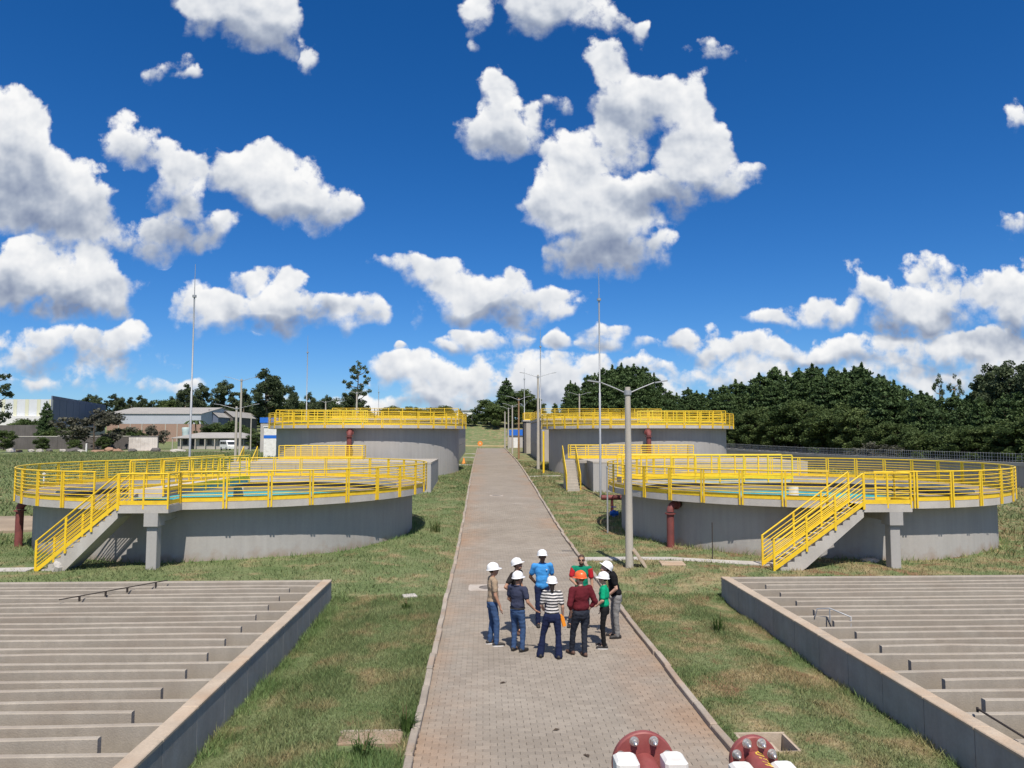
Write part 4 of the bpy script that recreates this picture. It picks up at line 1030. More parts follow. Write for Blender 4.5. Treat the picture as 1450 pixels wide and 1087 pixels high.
# twigs and dry leaves on the paving
for i, (px, py) in enumerate(((787,1034),(832,1071),(713,967))):
    x, y = gp(px, py); tag(MB().add([(-.05,-.02,.004),(.02,-.03,.018),(.06,.01,.006),(0,.035,.022)], [(0,1,2,3)]).add([(-.02,.02,.004),(.05,.03,.02),(.03,.07,.006)], [(0,1,2)]).build('dry_leaf', M('dry_leaf', (.07,.05,.035), .9, .2), None, (x,y,.003), (0,0,i*1.3)), ['curled dark dry leaf on the paving in front of the striped shirt', 'curled dry leaf on the paving left of the large flange', 'small dry leaf on the paving in front of the navy shirt'][i], 'leaf')

# ------------------------------------------------------------------ boundary wall with wire fence on the right
def boundary():
    root = empty('boundary_wall', (41.5, 60, .5), 'grey boundary wall with wire fence along the dark wood', 'wall')
    p0, p1 = Vector((44.5, 34, 0)), Vector((35.0, 128, 0)); d = p1-p0; n = 38; ang = math.atan2(d.y, d.x)
    off = Vector((41.5,60,.5))
    for i in range(n):
        a = p0+d*i/n; b = p0+d*(i+1)/n; c = (a+b)/2; zt = 2.5+ .4*max(0,(c.y-92)/36)
        z0 = min(Hs(a.x,a.y), Hs(b.x,b.y))-.4
        L_ = (b-a).length
        m = Matrix.Translation(Vector((c.x,c.y,(z0+zt-.30)/2))-off) @ Matrix.Rotation(ang,4,'Z')
        w = MB().obox(m, L_-.02, .16, zt-.30-z0).build('wall_panel', grey_paint, root)
        m = Matrix.Translation(Vector((c.x,c.y,zt-.148))-off) @ Matrix.Rotation(ang,4,'Z'); MB().obox(m, L_-.01, .34, .30).build('coping', slab_conc, root)
        mb = MB()
        for k in range(9):
            q = a.lerp(b, k/8); mb.path([Vector((q.x,q.y,zt))-off, Vector((q.x,q.y,zt+.75))-off], .022, 4)
        for h in (.15,.4,.7): mb.path([Vector((a.x,a.y,zt+h))-off, Vector((b.x,b.y,zt+h))-off], .014, 4)
        mb.build('wire_fence', galv, root)
boundary()

# ------------------------------------------------------------------ buildings
def gable(name, x0, x1, y0, y1, zb, ze, zr, label, wall_mat, roof_mat, ridge='x', low=None, low_mat=None, ribs=0, cat='warehouse', overhang=.3):
    ox, oy = (x0+x1)/2, y0
    root = empty(name, (ox, oy, zb), label, cat)
    h, r_ = ze-zb, zr-zb
    X0, X1, Y1 = x0-ox, x1-ox, y1-oy
    hl = low-zb if low else 0
    if low: MB().box(X0+.02, X1-.02, .02, Y1-.02, -.6, hl).build('lower_wall', low_mat, root)
    if ridge == 'x':
        mb = MB().add([(X0,0,hl-.6 if not low else hl+.004),(X1,0,hl-.6 if not low else hl+.004),(X1,Y1,hl-.6 if not low else hl+.004),(X0,Y1,hl-.6 if not low else hl+.004),(X0,0,h),(X1,0,h),(X1,Y1,h),(X0,Y1,h),(X0,Y1/2,r_),(X1,Y1/2,r_)],
                      [(0,1,5,4),(1,2,6,9,5),(2,3,7,6),(3,0,4,8,7)])
        mb.build('wall', wall_mat, root)
        o = overhang; s = (r_-h)/(Y1/2)
        for sg in (0, 1):
            ya, za = (-o, h-o*s) if sg == 0 else (Y1+o, h-o*s)
            MB().add([(X0-o,ya,za+.05),(X1+o,ya,za+.05),(X1+o,Y1/2,r_+.05),(X0-o,Y1/2,r_+.05),(X0-o,ya,za+.15),(X1+o,ya,za+.15),(X1+o,Y1/2,r_+.15),(X0-o,Y1/2,r_+.15)],
                     [(0,1,2,3),(4,5,6,7),(0,1,5,4),(1,2,6,5),(3,0,4,7)]).build('roof', roof_mat, root)
    else:
        mb = MB().add([(X0,0,hl+.004 if low else -.6),(X1,0,hl+.004 if low else -.6),(X1,Y1,hl+.004 if low else -.6),(X0,Y1,hl+.004 if low else -.6),(X0,0,h),(X1,0,h),(X1,Y1,h),(X0,Y1,h),((X0+X1)/2,0,r_),((X0+X1)/2,Y1,r_)],
                      [(0,1,5,8,4),(1,2,6,5),(2,3,7,9,6),(3,0,4,7)])
        mb.build('wall', wall_mat, root)
        o = overhang; xm = (X0+X1)/2; s = (r_-h)/(X1-xm)
        for sg in (-1, 1):
            xa, za = (X0-o if sg < 0 else X1+o), h-o*s
            MB().add([(xa,-o,za+.05),(xm,-o,r_+.05),(xm,Y1+o,r_+.05),(xa,Y1+o,za+.05),(xa,-o,za+.15),(xm,-o,r_+.15),(xm,Y1+o,r_+.15),(xa,Y1+o,za+.15)],
                     [(0,1,2,3),(4,5,6,7),(0,1,5,4),(2,3,7,6),(3,0,4,7)]).build('roof', roof_mat, root)
    return root
def zpx(py, Z): return CAM.z + (HORIZON-py)*Z/F_PX
# long grey-roofed warehouse
Z = 215; xa, ya = at(152, Z); xb, yb = at(283, Z)
wa = gable('warehouse', xa, xb, ya, ya+34, 3.0, zpx(586,Z), zpx(577,Z+14), 'long grey roofed warehouse with brick base beyond the left field', clad_pale, roof_sheet, 'x', zpx(600,Z), brick_pink)
for t in np.linspace(0,1,9)[1:-1]:
    X = (xb-xa)*(t-.5); MB().box(X-.12, X+.12, -.10, -.003, -.5, zpx(600,Z)-3.0).build('pilaster', pole_conc, wa)
for k, (pa, pb, zz) in enumerate(((284,309,225),(309,330,235))):
    xa, ya = at(pa, zz); xb, yb = at(pb, zz)
    gable('warehouse', xa, xb, ya, ya+25, 3.0, zpx(590,zz), zpx(580+k*2,zz), ['small gabled shed right of the long grey roofed warehouse','farthest right gabled shed beyond the low house'][k], clad_blue if k == 0 else wall_dirty, roof_sheet, 'y')
# tall white warehouse at the left edge with its slate-blue flank
Z = 185; xa, ya = at(-60, Z); xb, yb = at(71, Z)
W = empty('tall_warehouse', ((xa+xb)/2, ya, 3.0), 'tall white and slate blue clad warehouse at the left edge', 'warehouse')
ox, oy = (xa+xb)/2, ya; ht = zpx(565,Z)-3.0; hb = zpx(589,Z)-3.0
cuts = np.linspace(xa-ox, xb-ox, 9)
for i, (a, b) in enumerate(zip(cuts[:-1], cuts[1:])):
    MB().box(a, b-.9, 0, .3, hb, ht).build('cladding_panel', clad_white, W); MB().box(b-.88, b-.02, -.01, .3, hb, ht).build('cladding_panel', clad_cream, W)
MB().box(xa-ox, xb-ox, -1.2, .3, -1, hb-.02).build('lower_wall', white_paint, W)
x2, y2 = at(150, 242)
n = 9
for i in range(n):
    a = Vector((xb-ox, 0, 0)).lerp(Vector((x2-ox, y2-oy, 0)), i/n); b = Vector((xb-ox,0,0)).lerp(Vector((x2-ox,y2-oy,0)), (i+1)/n-.004)
    nn = Vector(((b-a).y, -(b-a).x, 0)).normalized()*.3
    for za, zc, mt in ((hb-2.0, ht+.9, clad_blue), (-1.0, hb-2.02, clad_pale)):
        MB().add([(a.x,a.y,za),(b.x,b.y,za),(b.x,b.y,zc),(a.x,a.y,zc),(a.x-nn.x,a.y-nn.y,za),(b.x-nn.x,b.y-nn.y,za),(b.x-nn.x,b.y-nn.y,zc),(a.x-nn.x,a.y-nn.y,zc)],
                 [(0,1,2,3),(7,6,5,4),(3,2,6,7),(0,3,7,4),(2,1,5,6)]).build('cladding_panel', mt, W)
MB().add([(xa-ox,.3,ht),(xb-ox,.3,ht),(x2-ox,y2-oy,ht),(xa-ox-20,y2-oy,ht)], [(0,1,2,3)]).build('roof', roof_sheet, W)
# low house with a hipped roof, its yard wall, the white van
Z = 150; xa, ya = at(243, Z); xb, yb = at(356, Z); zg = Hs(-60, Z)
hs = empty('low_house', ((xa+xb)/2, ya, zg), 'long low house with pale tiled roof beyond the left field', 'house')
ox, oy = (xa+xb)/2, ya; ze = zpx(620.5,Z)-zg; zr = zpx(613,Z+5)-zg; X0, X1 = xa-ox, xb-ox
MB().box(X0+1.0, X1-.8, 1.0, 9.0, -.5, ze).build('wall', house_wall, hs)
MB().add([(X0,0,ze),(X1,0,ze),(X1,10,ze),(X0,10,ze),(X0+4,5,zr),(X1-3.5,5,zr),(X0,0,ze+.12),(X1,0,ze+.12),(X1,10,ze+.12),(X0,10,ze+.12),(X0+4,5,zr+.12),(X1-3.5,5,zr+.12)],
         [(0,1,5,4),(1,2,5),(2,3,4,5),(3,0,4),(6,7,11,10),(7,8,11),(8,9,10,11),(9,6,10),(0,1,7,6),(1,2,8,7),(3,0,6,9)]).build('roof', roof_sheet, hs)
for t, w_, d_ in ((.16,.9,0),(.24,.9,1),(.36,.9,0),(.46,.9,0),(.60,.9,0),(.66,.9,1),(.84,1.0,0),(.92,1.0,0)):
    X = X0+(X1-X0)*t; z0_, z1_ = (0.0, 2.1) if d_ else (.9, 2.1)
    wn = MB().box(X-w_/2-.06, X+w_/2+.06, .93, 1.0, z0_-.05, z1_+.06).build('door' if d_ else 'window', wall_dirty if d_ else house_wall, hs); MB().box(X-w_/2, X+w_/2, .91, .925, z0_, z1_).build('pane', glass_dark, wn)
for t in (.02,.12,.30,.42,.54): MB().box(X0+(X1-X0)*t-.08, X0+(X1-X0)*t+.08, .1, .26, -.4, ze-.01).build('veranda_post', pole_conc, hs)
x, y = at(264, 155); tag(MB().lathe([(.001,1.2),(.7,1.15),(.8,.95),(.68,.1),(.68,-.6)], 20).build('water_drum', M('pale_green_plastic', (.42,.52,.50), .6, .08), None, (x,y,zpx(613,155))), 'pale green water drum above the low house roof', 'water tank')
Z = 138; xa, ya = at(184, Z); xb, yb = at(236, Z); zg2 = Hs(-65, Z)
yw = empty('yard_wall', ((xa+xb)/2, ya, zg2), 'stained white yard wall left of the low house', 'wall')
MB().box(xa-(xa+xb)/2, xb-(xa+xb)/2-1.6, 0, .25, -.4, zpx(618.5,Z)-zg2).build('wall', M('stained_white_wall', (.62,.58,.53), .9, .12, .4, 8, streak=.2, stain=(.32,.28,.24), stain_amt=.6, stain_scale=.7), yw)
MB().box(xa-(xa+xb)/2-.1, xb-(xa+xb)/2-1.5, -.05, .3, zpx(618.5,Z)-zg2+.003, zpx(618,Z)-zg2+.08).build('coping', wall_dirty, yw)
def van():
    x, y = at(324.5, 141); g = Hs(x, y)
    v = empty('white_van', (x, y, g), 'small white van parked before the low house', 'van', None, R(-52))
    prof = [(-2.1,.35),(2.15,.35),(2.2,.8),(2.05,1.05),(1.45,1.75),(1.2,1.88),(-2.0,1.9),(-2.15,1.7),(-2.2,.8)]
    MB().prism([(a,b) for a,b in prof][::-1], -.85, .85).build('body', M('van_white', (.80,.80,.79), .35, .02), v)
    MB().add([(1.50,-.75,1.66),(1.50,.75,1.66),(2.03,.75,1.10),(2.03,-.75,1.10)], [(0,1,2,3)]).build('windscreen', glass_dark, v, (.012,0,.014))
    MB().box(-2.225,-2.19,-.65,.65,1.15,1.65).build('rear_window', glass_dark, v)
    for s in (-1, 1):
        for a, b in ((-1.9,-.9),(-.8,.2),(.3,1.2)): MB().box(a, b, s*.853-.006, s*.853+.006, 1.15, 1.65).build('side_window', glass_dark, v)
        for a in (-1.35, 1.35):
            w = MB().path([(a,s*.70,.33),(a,s*.88,.33)], .33, 18).build('wheel', rubber, v); MB().path([(a,s*.881,.33),(a,s*.895,.33)], .19, 14).build('hub_cap', galv, w)
        MB().box(2.17,2.215,s*.6-.15,s*.6+.15,.72,.88).build('headlight', M('lamp_glass', (.7,.7,.68), .2, .02), v)
van()
# block walls in the left field
def block_wall(pa, pb, Z, pt, label, mat, cop=True, name='block_wall', Zb=None):
    xa, ya = at(pa, Z); xb, yb = at(pb, Zb or Z)
    n = max(2, int(math.hypot(xb-xa, yb-ya)/4)); root = empty(name, (xa, ya, Hs(xa,ya)), label, 'wall')
    for i in range(n):
        a = Vector((xa,ya,0)).lerp(Vector((xb,yb,0)), i/n); b = Vector((xa,ya,0)).lerp(Vector((xb,yb,0)), (i+1)/n)
        zt = zpx(pt, Z)-Hs(xa,ya)+rng.uniform(-.08,.08); c = (a+b)/2-Vector((xa,ya,0)); ang = math.atan2((b-a).y,(b-a).x)
        MB().obox(Matrix.Translation((c.x,c.y,zt/2-.3)) @ Matrix.Rotation(ang,4,'Z'), (b-a).length-.03, .2, zt+.6).build('wall_panel', mat, root)
        if cop: MB().obox(Matrix.Translation((c.x,c.y,zt+.09)) @ Matrix.Rotation(ang,4,'Z'), (b-a).length-.01, .32, .16).build('coping', slab_conc, root)
block_wall(-40, 80, 172, 602, 'tall dark block wall at the left edge below the white warehouse', wall_dirty, False)
block_wall(-30, 226, 150, 618, 'long low dark wall with pale coping across the left field', wall_dirty)
# heaps of rubble and stored material before the wall
conc_rub = M('rubble_concrete', (.40,.37,.33), .92, .2, .8, 8); clay_rub = M('clay_rubble', (.30,.18,.12), .92, .2, .8, 8)
for i, (px, w_, h_, mt, lab) in enumerate(((18,1.1,.55,conc_rub,'leftmost pale concrete lump before the low dark wall'),(47,.8,.4,conc_rub,'low concrete lump, second from the left before the dark wall'),
        (59,.8,.5,conc_rub,'square pale concrete lump, third from the left before the dark wall'),(72,.9,.55,wall_dirty,'dark rubbish lump left of the white post'),(91,.7,.4,conc_rub,'small grey lump in the middle of the rubble row'),
        (107,1.3,.6,wall_dirty,'dark heap beside the white field post'),(118,.8,.4,conc_rub,'pale lump directly left of the clay heap'),(142,2.2,.35,clay_rub,'low reddish clay heap in the left field'),
        (158,1.6,.75,clay_rub,'higher reddish clay heap in the left field'),(168,1.2,.5,clay_rub,'small reddish clay heap left of the white yard wall'),(190,.9,.5,wall_dirty,'dark drum heap before the white yard wall'),(30,.6,.35,clay_rub,'small brownish lump at the far left of the rubble row'),
        (222,1.0,.6,wall_dirty,'dark heap at the right end of the white yard wall'),(255,1.6,.45,conc_rub,'grey scrap heap before the low house veranda'))):
    x, y = at(px, 128); rock(x, y, Hs(x,y)+h_*.3, w_, w_*.7, h_, lab, mt, 20+i, 'rubble heap', 'rubble heaps in the left field', 'rubble_heap')
x, y = at(124.5, 127); tag(MB().cbox(-.11,.11,-.11,.11,-.3,1.45,.02).build('field_post', white_paint, None, (x,y,Hs(x,y))), 'short white post among the rubble in the left field', 'post')
# white building with a blue band behind the far left tank, its blue neighbour, the one at the end of the road
def banded(px0, w_, Z, ptop, label, bands, name='banded_building'):
    x, y = at(px0, Z); g = Hs(x, y); root = empty(name, (x, y, g), label, 'building')
    zt = zpx(ptop, Z)-g
    MB().box(0, w_, 0, 3.0, -.5, zt).build('wall', white_paint, root)
    for a, b in bands: MB().box(-.015, w_+.015, -.015, 3.015, zpx(b,Z)-g, zpx(a,Z)-g).build('blue_band', blue_paint, root)
    MB().box(-.1, w_+.1, -.1, 3.1, zt+.003, zt+.12).build('roof_slab', white_paint, root)
banded(374.5, 4.2, 95, 604.5, 'white building with a blue band behind the far left tank', ((616,620.5),))
x, y = at(369.5, 116); g = Hs(x,y); rb = empty('blue_topped_shed', (x,y,g), 'small shed with bright blue top behind the banded white building', 'building')
MB().box(0,2.6,0,2.5,-.5,zpx(598.5,116)-g).build('wall', house_wall, rb); MB().box(-.1,2.7,-.1,2.6,zpx(598.4,116)-g+.003,zpx(591,116)-g).build('blue_fascia', blue_paint, rb)
x, y = at(719.5, 133.5); g = Hs(x,y); rb = empty('blue_topped_shed', (x,y,g), 'small gatehouse with bright blue fascia at the end of the road', 'building')
MB().box(.2,3.4,.2,3.0,-.5,zpx(616.5,133.5)-g).build('wall', house_wall, rb); MB().box(0,3.6,0,3.2,zpx(616.4,133.5)-g+.003,zpx(608,133.5)-g).build('blue_fascia', blue_paint, rb)
MB().box(.95,1.75,.14,.196,-.0,1.75).build('white_door', white_paint, rb)
# barrier sign at the left end of the road
x, y = at(680, 122); g = Hs(x,y)
sg = empty('warning_sign', (x,y,g), 'round orange warning sign at the left end of the road', 'sign')
MB().path([(0,0,-.2),(0,0,.62)], .035, 8).build('post', pole_conc, sg)
MB().path([(0,-.02,.98),(0,.02,.98)], .42, 24, smooth=False).build('sign_disc', M('sign_orange', (.72,.24,.04), .6, .1), sg)
MB().path([(0,-.034,.98),(0,-.022,.98)], .16, 18, smooth=False).build('sign_centre', M('sign_pale', (.75,.5,.25), .6, .1), sg)
x, y = at(657, 78); tag(MB().lathe([(.05,.62),(.16,.05),(.28,.04),(.28,0)], 16).build('traffic_cone', M('sign_orange', (.7,.2,.03)), None, (x,y,Hs(x,y))), 'small orange cone left of the road by the far left tank', 'cone')
# white building on the hill beyond
x, y = at(651, 250); g = 8.0; wb = empty('hill_building', (x,y,g), 'distant white flat building on the hill at the end of the road', 'building')
MB().box(-1,4.2,0,5,-4,zpx(582,250)-g).build('wall', white_paint, wb); MB().box(-1.3,4.5,-.3,5.3,zpx(582,250)-g+.005,zpx(580.6,250)-g).build('roof', roof_sheet, wb)
MB().box(1.5,2.4,-.02,-.004,zpx(590,250)-g,zpx(585,250)-g).build('window', glass_dark, wb)
# ------------------------------------------------------------------ vegetation
def leaf_mesh(name, centres, radii, per, size, mat, seed, up=.25, aspect=1.7):
    """many small leaf faces spread through clumps; tone varies by clump and leaf"""
    g = np.random.default_rng(seed)
    C = np.repeat(np.asarray(centres, float), per, 0); Rr = np.repeat(np.asarray(radii, float), per, 0); n = len(C)
    d = g.normal(size=(n,3)); d /= np.linalg.norm(d,axis=1,keepdims=True)
    r = g.uniform(0,1,n)**.45
    P = C + d*r[:,None]*Rr
    a = g.normal(size=(n,3)); a[:,2] = a[:,2]*.6+up*2; a /= np.linalg.norm(a,axis=1,keepdims=True)
    b = np.cross(a, g.normal(size=(n,3))); b /= np.linalg.norm(b,axis=1,keepdims=True)
    s = size*g.uniform(.6,1.4,n)[:,None]
    A = a*s*aspect*.5; B = b*s*.5
    v = np.stack([P-A, P+B, P+A, P-B], 1).reshape(-1,3)
    f = np.arange(4*n).reshape(-1,4)
    me = bpy.data.meshes.new(name); me.vertices.add(4*n); me.vertices.foreach_set('co', v.ravel())
    me.loops.add(4*n); me.loops.foreach_set('vertex_index', f.ravel()); me.polygons.add(n); me.polygons.foreach_set('loop_start', np.arange(n)*4); me.polygons.foreach_set('loop_total', np.full(n,4))
    me.update(); me.validate()
    tone = np.repeat(g.uniform(0,.5,len(centres)), per) + g.uniform(0,.35,n)
    cc = np.ones((4*n,4)); cc[:,:3] = np.repeat(tone,4)[:,None]
    at_ = me.color_attributes.new('tone','FLOAT_COLOR','POINT'); at_.data.foreach_set('color', cc.ravel())
    me.materials.append(mat); return me
def pine(seed, h=15.0, rmax=3.1):
    g = np.random.default_rng(seed); cs, rs = [], []; br = MB()
    br.path([(0,0,-.5),(.05,.05,h*.5),(0,0,h*.97)], [.22,.15,.03], 8)
    z = h*.10
    while z < h*.98:
        t = z/h; rr = rmax*min(1,(t+.12)/.35)*(1-t)**.62
        k = max(3, int(3+rr*2.6))
        a0 = g.uniform(0,6.28)
        for i in range(k):
            a = a0+6.28*i/k+g.normal(0,.25); q = rr*g.uniform(.72,1.12)
            x, y = q*math.cos(a), q*math.sin(a); zz = z+g.normal(0,.22)+q*.18
            br.path([(0,0,z-.1),(x*.9,y*.9,zz)], [.05,.015], 4, caps=False)
            m = 1+int(q > 1.3)+int(q > 2.2)
            for j in range(m):
                f = 1-j*.36; cs.append((x*f, y*f, zz-j*.05+g.normal(0,.12))); rs.append((.50+.10*rr,.50+.10*rr,.42))
        z += .62+g.uniform(-.1,.12)
    cs += [(0,0,h*.97),(0,0,h*1.01)]; rs += [(.3,.3,.5),(.15,.15,.45)]
    return br.mesh('trunk', bark), leaf_mesh('crown', cs, rs, 50, .19, leaf_pine, seed, up=.75, aspect=2.6)
def broad(seed, h, rx, nl, mat, bk, size=.28, crown0=.35, per=46, clump=.85, spread=1.0, n_c=70, gap=0.0):
    """limbed tree with clumped crown"""
    g = np.random.default_rng(seed); br = MB(); cs, rs = [], []
    lean = g.normal(0,.15,2); top = Vector((lean[0]*h*.15, lean[1]*h*.15, h*.8))
    br.path([(0,0,-.5),(top.x*.4,top.y*.4,h*.4),top], [h*.020,h*.014,h*.004], 8)
    for i in range(nl):
        t = crown0+(1-crown0)*i/nl*.95; z = h*t*.86
        a = i*2.4+g.normal(0,.4); prof = math.sin(math.pi*min(1,(t-crown0)/(1-crown0)*.80+.18))**.7
        q = rx*prof*g.uniform(.75,1.1)*spread
        e = Vector((q*math.cos(a), q*math.sin(a), z+q*.45*g.uniform(.4,1.1)))
        o = Vector((top.x*t, top.y*t, z)); mid = o.lerp(e,.55)+Vector((0,0,-.1*q))
        br.path([o,mid,e], [h*.008,h*.005,h*.0018], 5, caps=False)
        m = max(2, int(n_c/nl))
        for j in range(m):
            f = g.uniform(.45,1.08); c = o.lerp(e,f)+Vector(g.normal(0,.42*clump,3)); s = clump*g.uniform(.55,1.15)
            if g.uniform() < gap: continue
            cs.append(tuple(c)); rs.append((s,s,s*.7))
    cs.append(tuple(top+Vector((0,0,h*.1)))); rs.append((clump,clump,clump*.8))
    return br.mesh('trunk', bk), leaf_mesh('crown', cs, rs, per, size, mat, seed, up=.1)
def place_tree(name, meshes, x, y, s, label, group, rz=None, sxy=None, cat='tree', z=None, sink=.0):
    t = empty(name, (x, y, (Hs(x,y) if z is None else z)-sink), label, cat, group, rng.uniform(0,6.28) if rz is None else rz)
    t.scale = (s*(sxy or 1), s*(sxy or 1), s)
    link('trunk', meshes[0], t); link('crown', meshes[1], t)
    return t
PINES = [pine(100+i, 15.0, rm) for i, rm in enumerate((2.9,3.3,2.7,3.5,3.0))]
BROADS = [broad(200+i, 9.0, 3.4, 16, leaf_bush, bark, .21, .15, 130, 1.05, n_c=95) for i in range(3)]
EUCS = [broad(300+i, 18.0, 4.4, 16, leaf_euc, bark_pale, .30, .28, 140, 1.25, n_c=115, gap=.14) for i in range(3)]
THIN = [broad(320+i, 18.0, 4.2, 13, leaf_euc, bark_pale, .28, .34, 60, .90, n_c=62, gap=.15) for i in range(2)]
TWIG = broad(340, 6.0, 4.6, 14, leaf_dull, bark, .24, .12, 42, .75, n_c=110)
def tree_px(px, Z, ptop, kind, label, group, name, base_h, sxy=1.0):
    x, y = at(px, Z); g = Hs(x, y); s = (zpx(ptop, Z)-g)/base_h
    return place_tree(name, kind, x, y, s, label, group, None, sxy)
# the wood on the right
TX = [780,800,830,860,880,900,920,940,955,985,1040,1080,1120,1150,1180,1215,1250,1280,1300,1335,1370,1400,1430,1480]
TY = [560,545,530,522,517,516,526,545,552,548,540,530,520,514,523,515,530,545,556,560,556,545,540,535]
ZF = lambda px: float(np.interp(px, [780,960,1140,1300,1460], [150,136,120,90,78]))
px = 962.0; i = 0
while px < 1490:
    for r_, (dz, dy) in enumerate(((15,0),(8,14),(1,38))):
        p = px+rng.uniform(-6,6)+r_*5; Z = ZF(p)+dz+rng.uniform(-2.5,2.5)
        top = float(np.interp(p, TX, TY))+dy+rng.uniform(-3,8)
        if r_ < 2: tree_px(p, Z, top, PINES[(i*3+r_) % 5], ('dark pine tree on the skyline of the wood behind the right tanks', 'dark pine tree below the skyline of the wood behind the right tanks')[r_], ('skyline pines of the right wood', 'lower pines of the right wood')[r_], 'pine_tree', 15.0, rng.uniform(1.35,1.75))
        else: tree_px(p, Z, top+rng.uniform(0,22), BROADS[i % 3], 'broadleaf tree at the foot of the dark pine wood', 'broadleaf trees at the edge of the right wood', 'broadleaf_tree', 9.3, rng.uniform(.9,1.3))
    px += 15.5; i += 1
px = 806.0
while px < 960:
    for r_, (dz, dy) in enumerate(((10,0),(3,12))):
        p = px+rng.uniform(-4,4)+r_*6; top = float(np.interp(p, TX, TY))+dy+rng.uniform(-2,7)
        tree_px(p, ZF(p)+dz, top, PINES[(i+r_*2) % 5], ('pine tree on the outline of the grove above the far right tank', 'pine tree in the front of the grove above the far right tank')[r_], ('outline pines of the grove', 'front pines of the grove')[r_], 'pine_tree', 15.0, rng.uniform(1.3,1.6))
    px += 12; i += 1
for k, (p, t, Z) in enumerate(((1330,524,112),(1353,524,114))):
    tree_px(p, Z, t, THIN[k], ['slender pale eucalyptus above the wood, left of the pair','slender pale eucalyptus above the wood, right of the pair'][k], 'slender eucalyptus above the right wood', 'eucalyptus_tree', 17.5, .42)
for k, (p, t, Z) in enumerate(((1398,512,96),(1428,506,92),(1462,503,90))):
    tree_px(p, Z, t, EUCS[k % 3], ['leafy eucalyptus left of the two at the right edge','leafy eucalyptus second from the right edge','leafy eucalyptus cut by the right edge'][k], 'eucalyptus at the right edge', 'eucalyptus_tree', 17.5, .8)
x, y = at(1235, 86); place_tree('pale_bush', TWIG, x, y, .5, 'pale blossoming bush at the foot of the wood behind the wire fence', None, sxy=1.6, cat='bush')
# trees at the end of the road
for k, (p, Z, t, kd, nm, bh, sx_, lab) in enumerate(((717,170,537,PINES[1],'conifer_tree',15,1.5,'pointed dark conifer above the trees at the end of the road'),
        (690,163,563,BROADS[0],'broadleaf_tree',9.3,1.5,'round dark tree left of the pointed conifer at the road end'),(744,168,548,BROADS[1],'broadleaf_tree',9.3,1.3,'dark tree right of the pointed conifer at the road end'),
        (668,160,585,BROADS[2],'broadleaf_tree',9.3,1.6,'low leftmost tree of the group at the road end'),(705,158,572,BROADS[1],'broadleaf_tree',9.3,1.6,'leafy tree in front of the pointed conifer'),
        (728,159,566,BROADS[2],'broadleaf_tree',9.3,1.5,'leafy tree behind the small lamp posts at the road end'),(757,172,565,BROADS[0],'broadleaf_tree',9.3,1.3,'rightmost tree of the group at the road end'),(786,150,572,PINES[2],'pine_tree',15,1.3,'small pine between the road end trees and the grove'))):
    tree_px(p, Z, t, kd, lab, 'trees at the end of the road', nm, bh, sx_)
# left side: eucalyptus group, sparse tree, edge tree
for k, (p, Z, t, kd, sx_, lab) in enumerate(((262,270,541,EUCS[0],.85,'leftmost eucalyptus above the grey warehouse roof'),(284,268,540,EUCS[1],.8,'eucalyptus just right of the tall left lightning rod'),
        (318,272,536,EUCS[2],1.0,'rounded eucalyptus left of the lamp post arms'),(345,275,548,EUCS[0],.8,'lower eucalyptus behind the left lamp posts'),(378,262,519,EUCS[1],1.0,'tallest dense eucalyptus left of the far left tank'),
        (392,268,533,EUCS[2],.75,'eucalyptus leaning right beside the tallest one'),(415,208,544,EUCS[0],.55,'narrow eucalyptus left of the thin lightning rod'),(440,215,553,EUCS[1],.6,'small eucalyptus behind the thin lightning rod'),(462,212,557,EUCS[2],.6,'small eucalyptus left of the sparse tree'))):
    tree_px(p, Z, t, kd, lab, 'eucalyptus above the left buildings', 'eucalyptus_tree', 17.5, sx_)
tree_px(504, 160, 506, THIN[0], 'tall sparse tree with open crown above the far left tank', None, 'sparse_tree', 17.6, .85)
tree_px(500, 158, 548, EUCS[1], 'leafy lower tree at the foot of the tall sparse one', None, 'leafy_tree', 17.5, 1.1)
tree_px(-9, 120, 503, THIN[1], 'dark eucalyptus cut by the left edge', None, 'eucalyptus_tree', 17.5, .75)
for k, p in enumerate((112,124,136,148,163,172,186,200,214,228,243)):
    tree_px(p, 300+rng.uniform(-10,10), 559+rng.uniform(-3,7), EUCS[k % 3], 'distant dark tree on the skyline above the warehouses', 'distant skyline trees on the left', 'skyline_tree', 17.5, .9)
for k, p in enumerate(range(240, 480, 13)):
    tree_px(p+rng.uniform(-4,4), 285+rng.uniform(-6,6), 566+rng.uniform(-5,8), BROADS[k % 3], 'low dark tree under the eucalyptus beyond the left buildings', 'low trees beyond the left buildings', 'broadleaf_tree', 9.3, 1.5)
for k, p in enumerate(range(545, 640, 12)):
    tree_px(p, 300, 574+rng.uniform(-3,3), BROADS[k % 3], 'far low tree on the skyline above the far left tank', 'far trees above the far left tank', 'skyline_tree', 9.3, 1.3)
tree_px(135, 143, 581, TWIG, 'dull twiggy spreading tree in the left field before the warehouse', None, 'spreading_tree', 6.1, 1.25)
tree_px(66, 160, 570, PINES[3], 'small dark conifer before the tall white warehouse', None, 'conifer_tree', 15.0, .95)
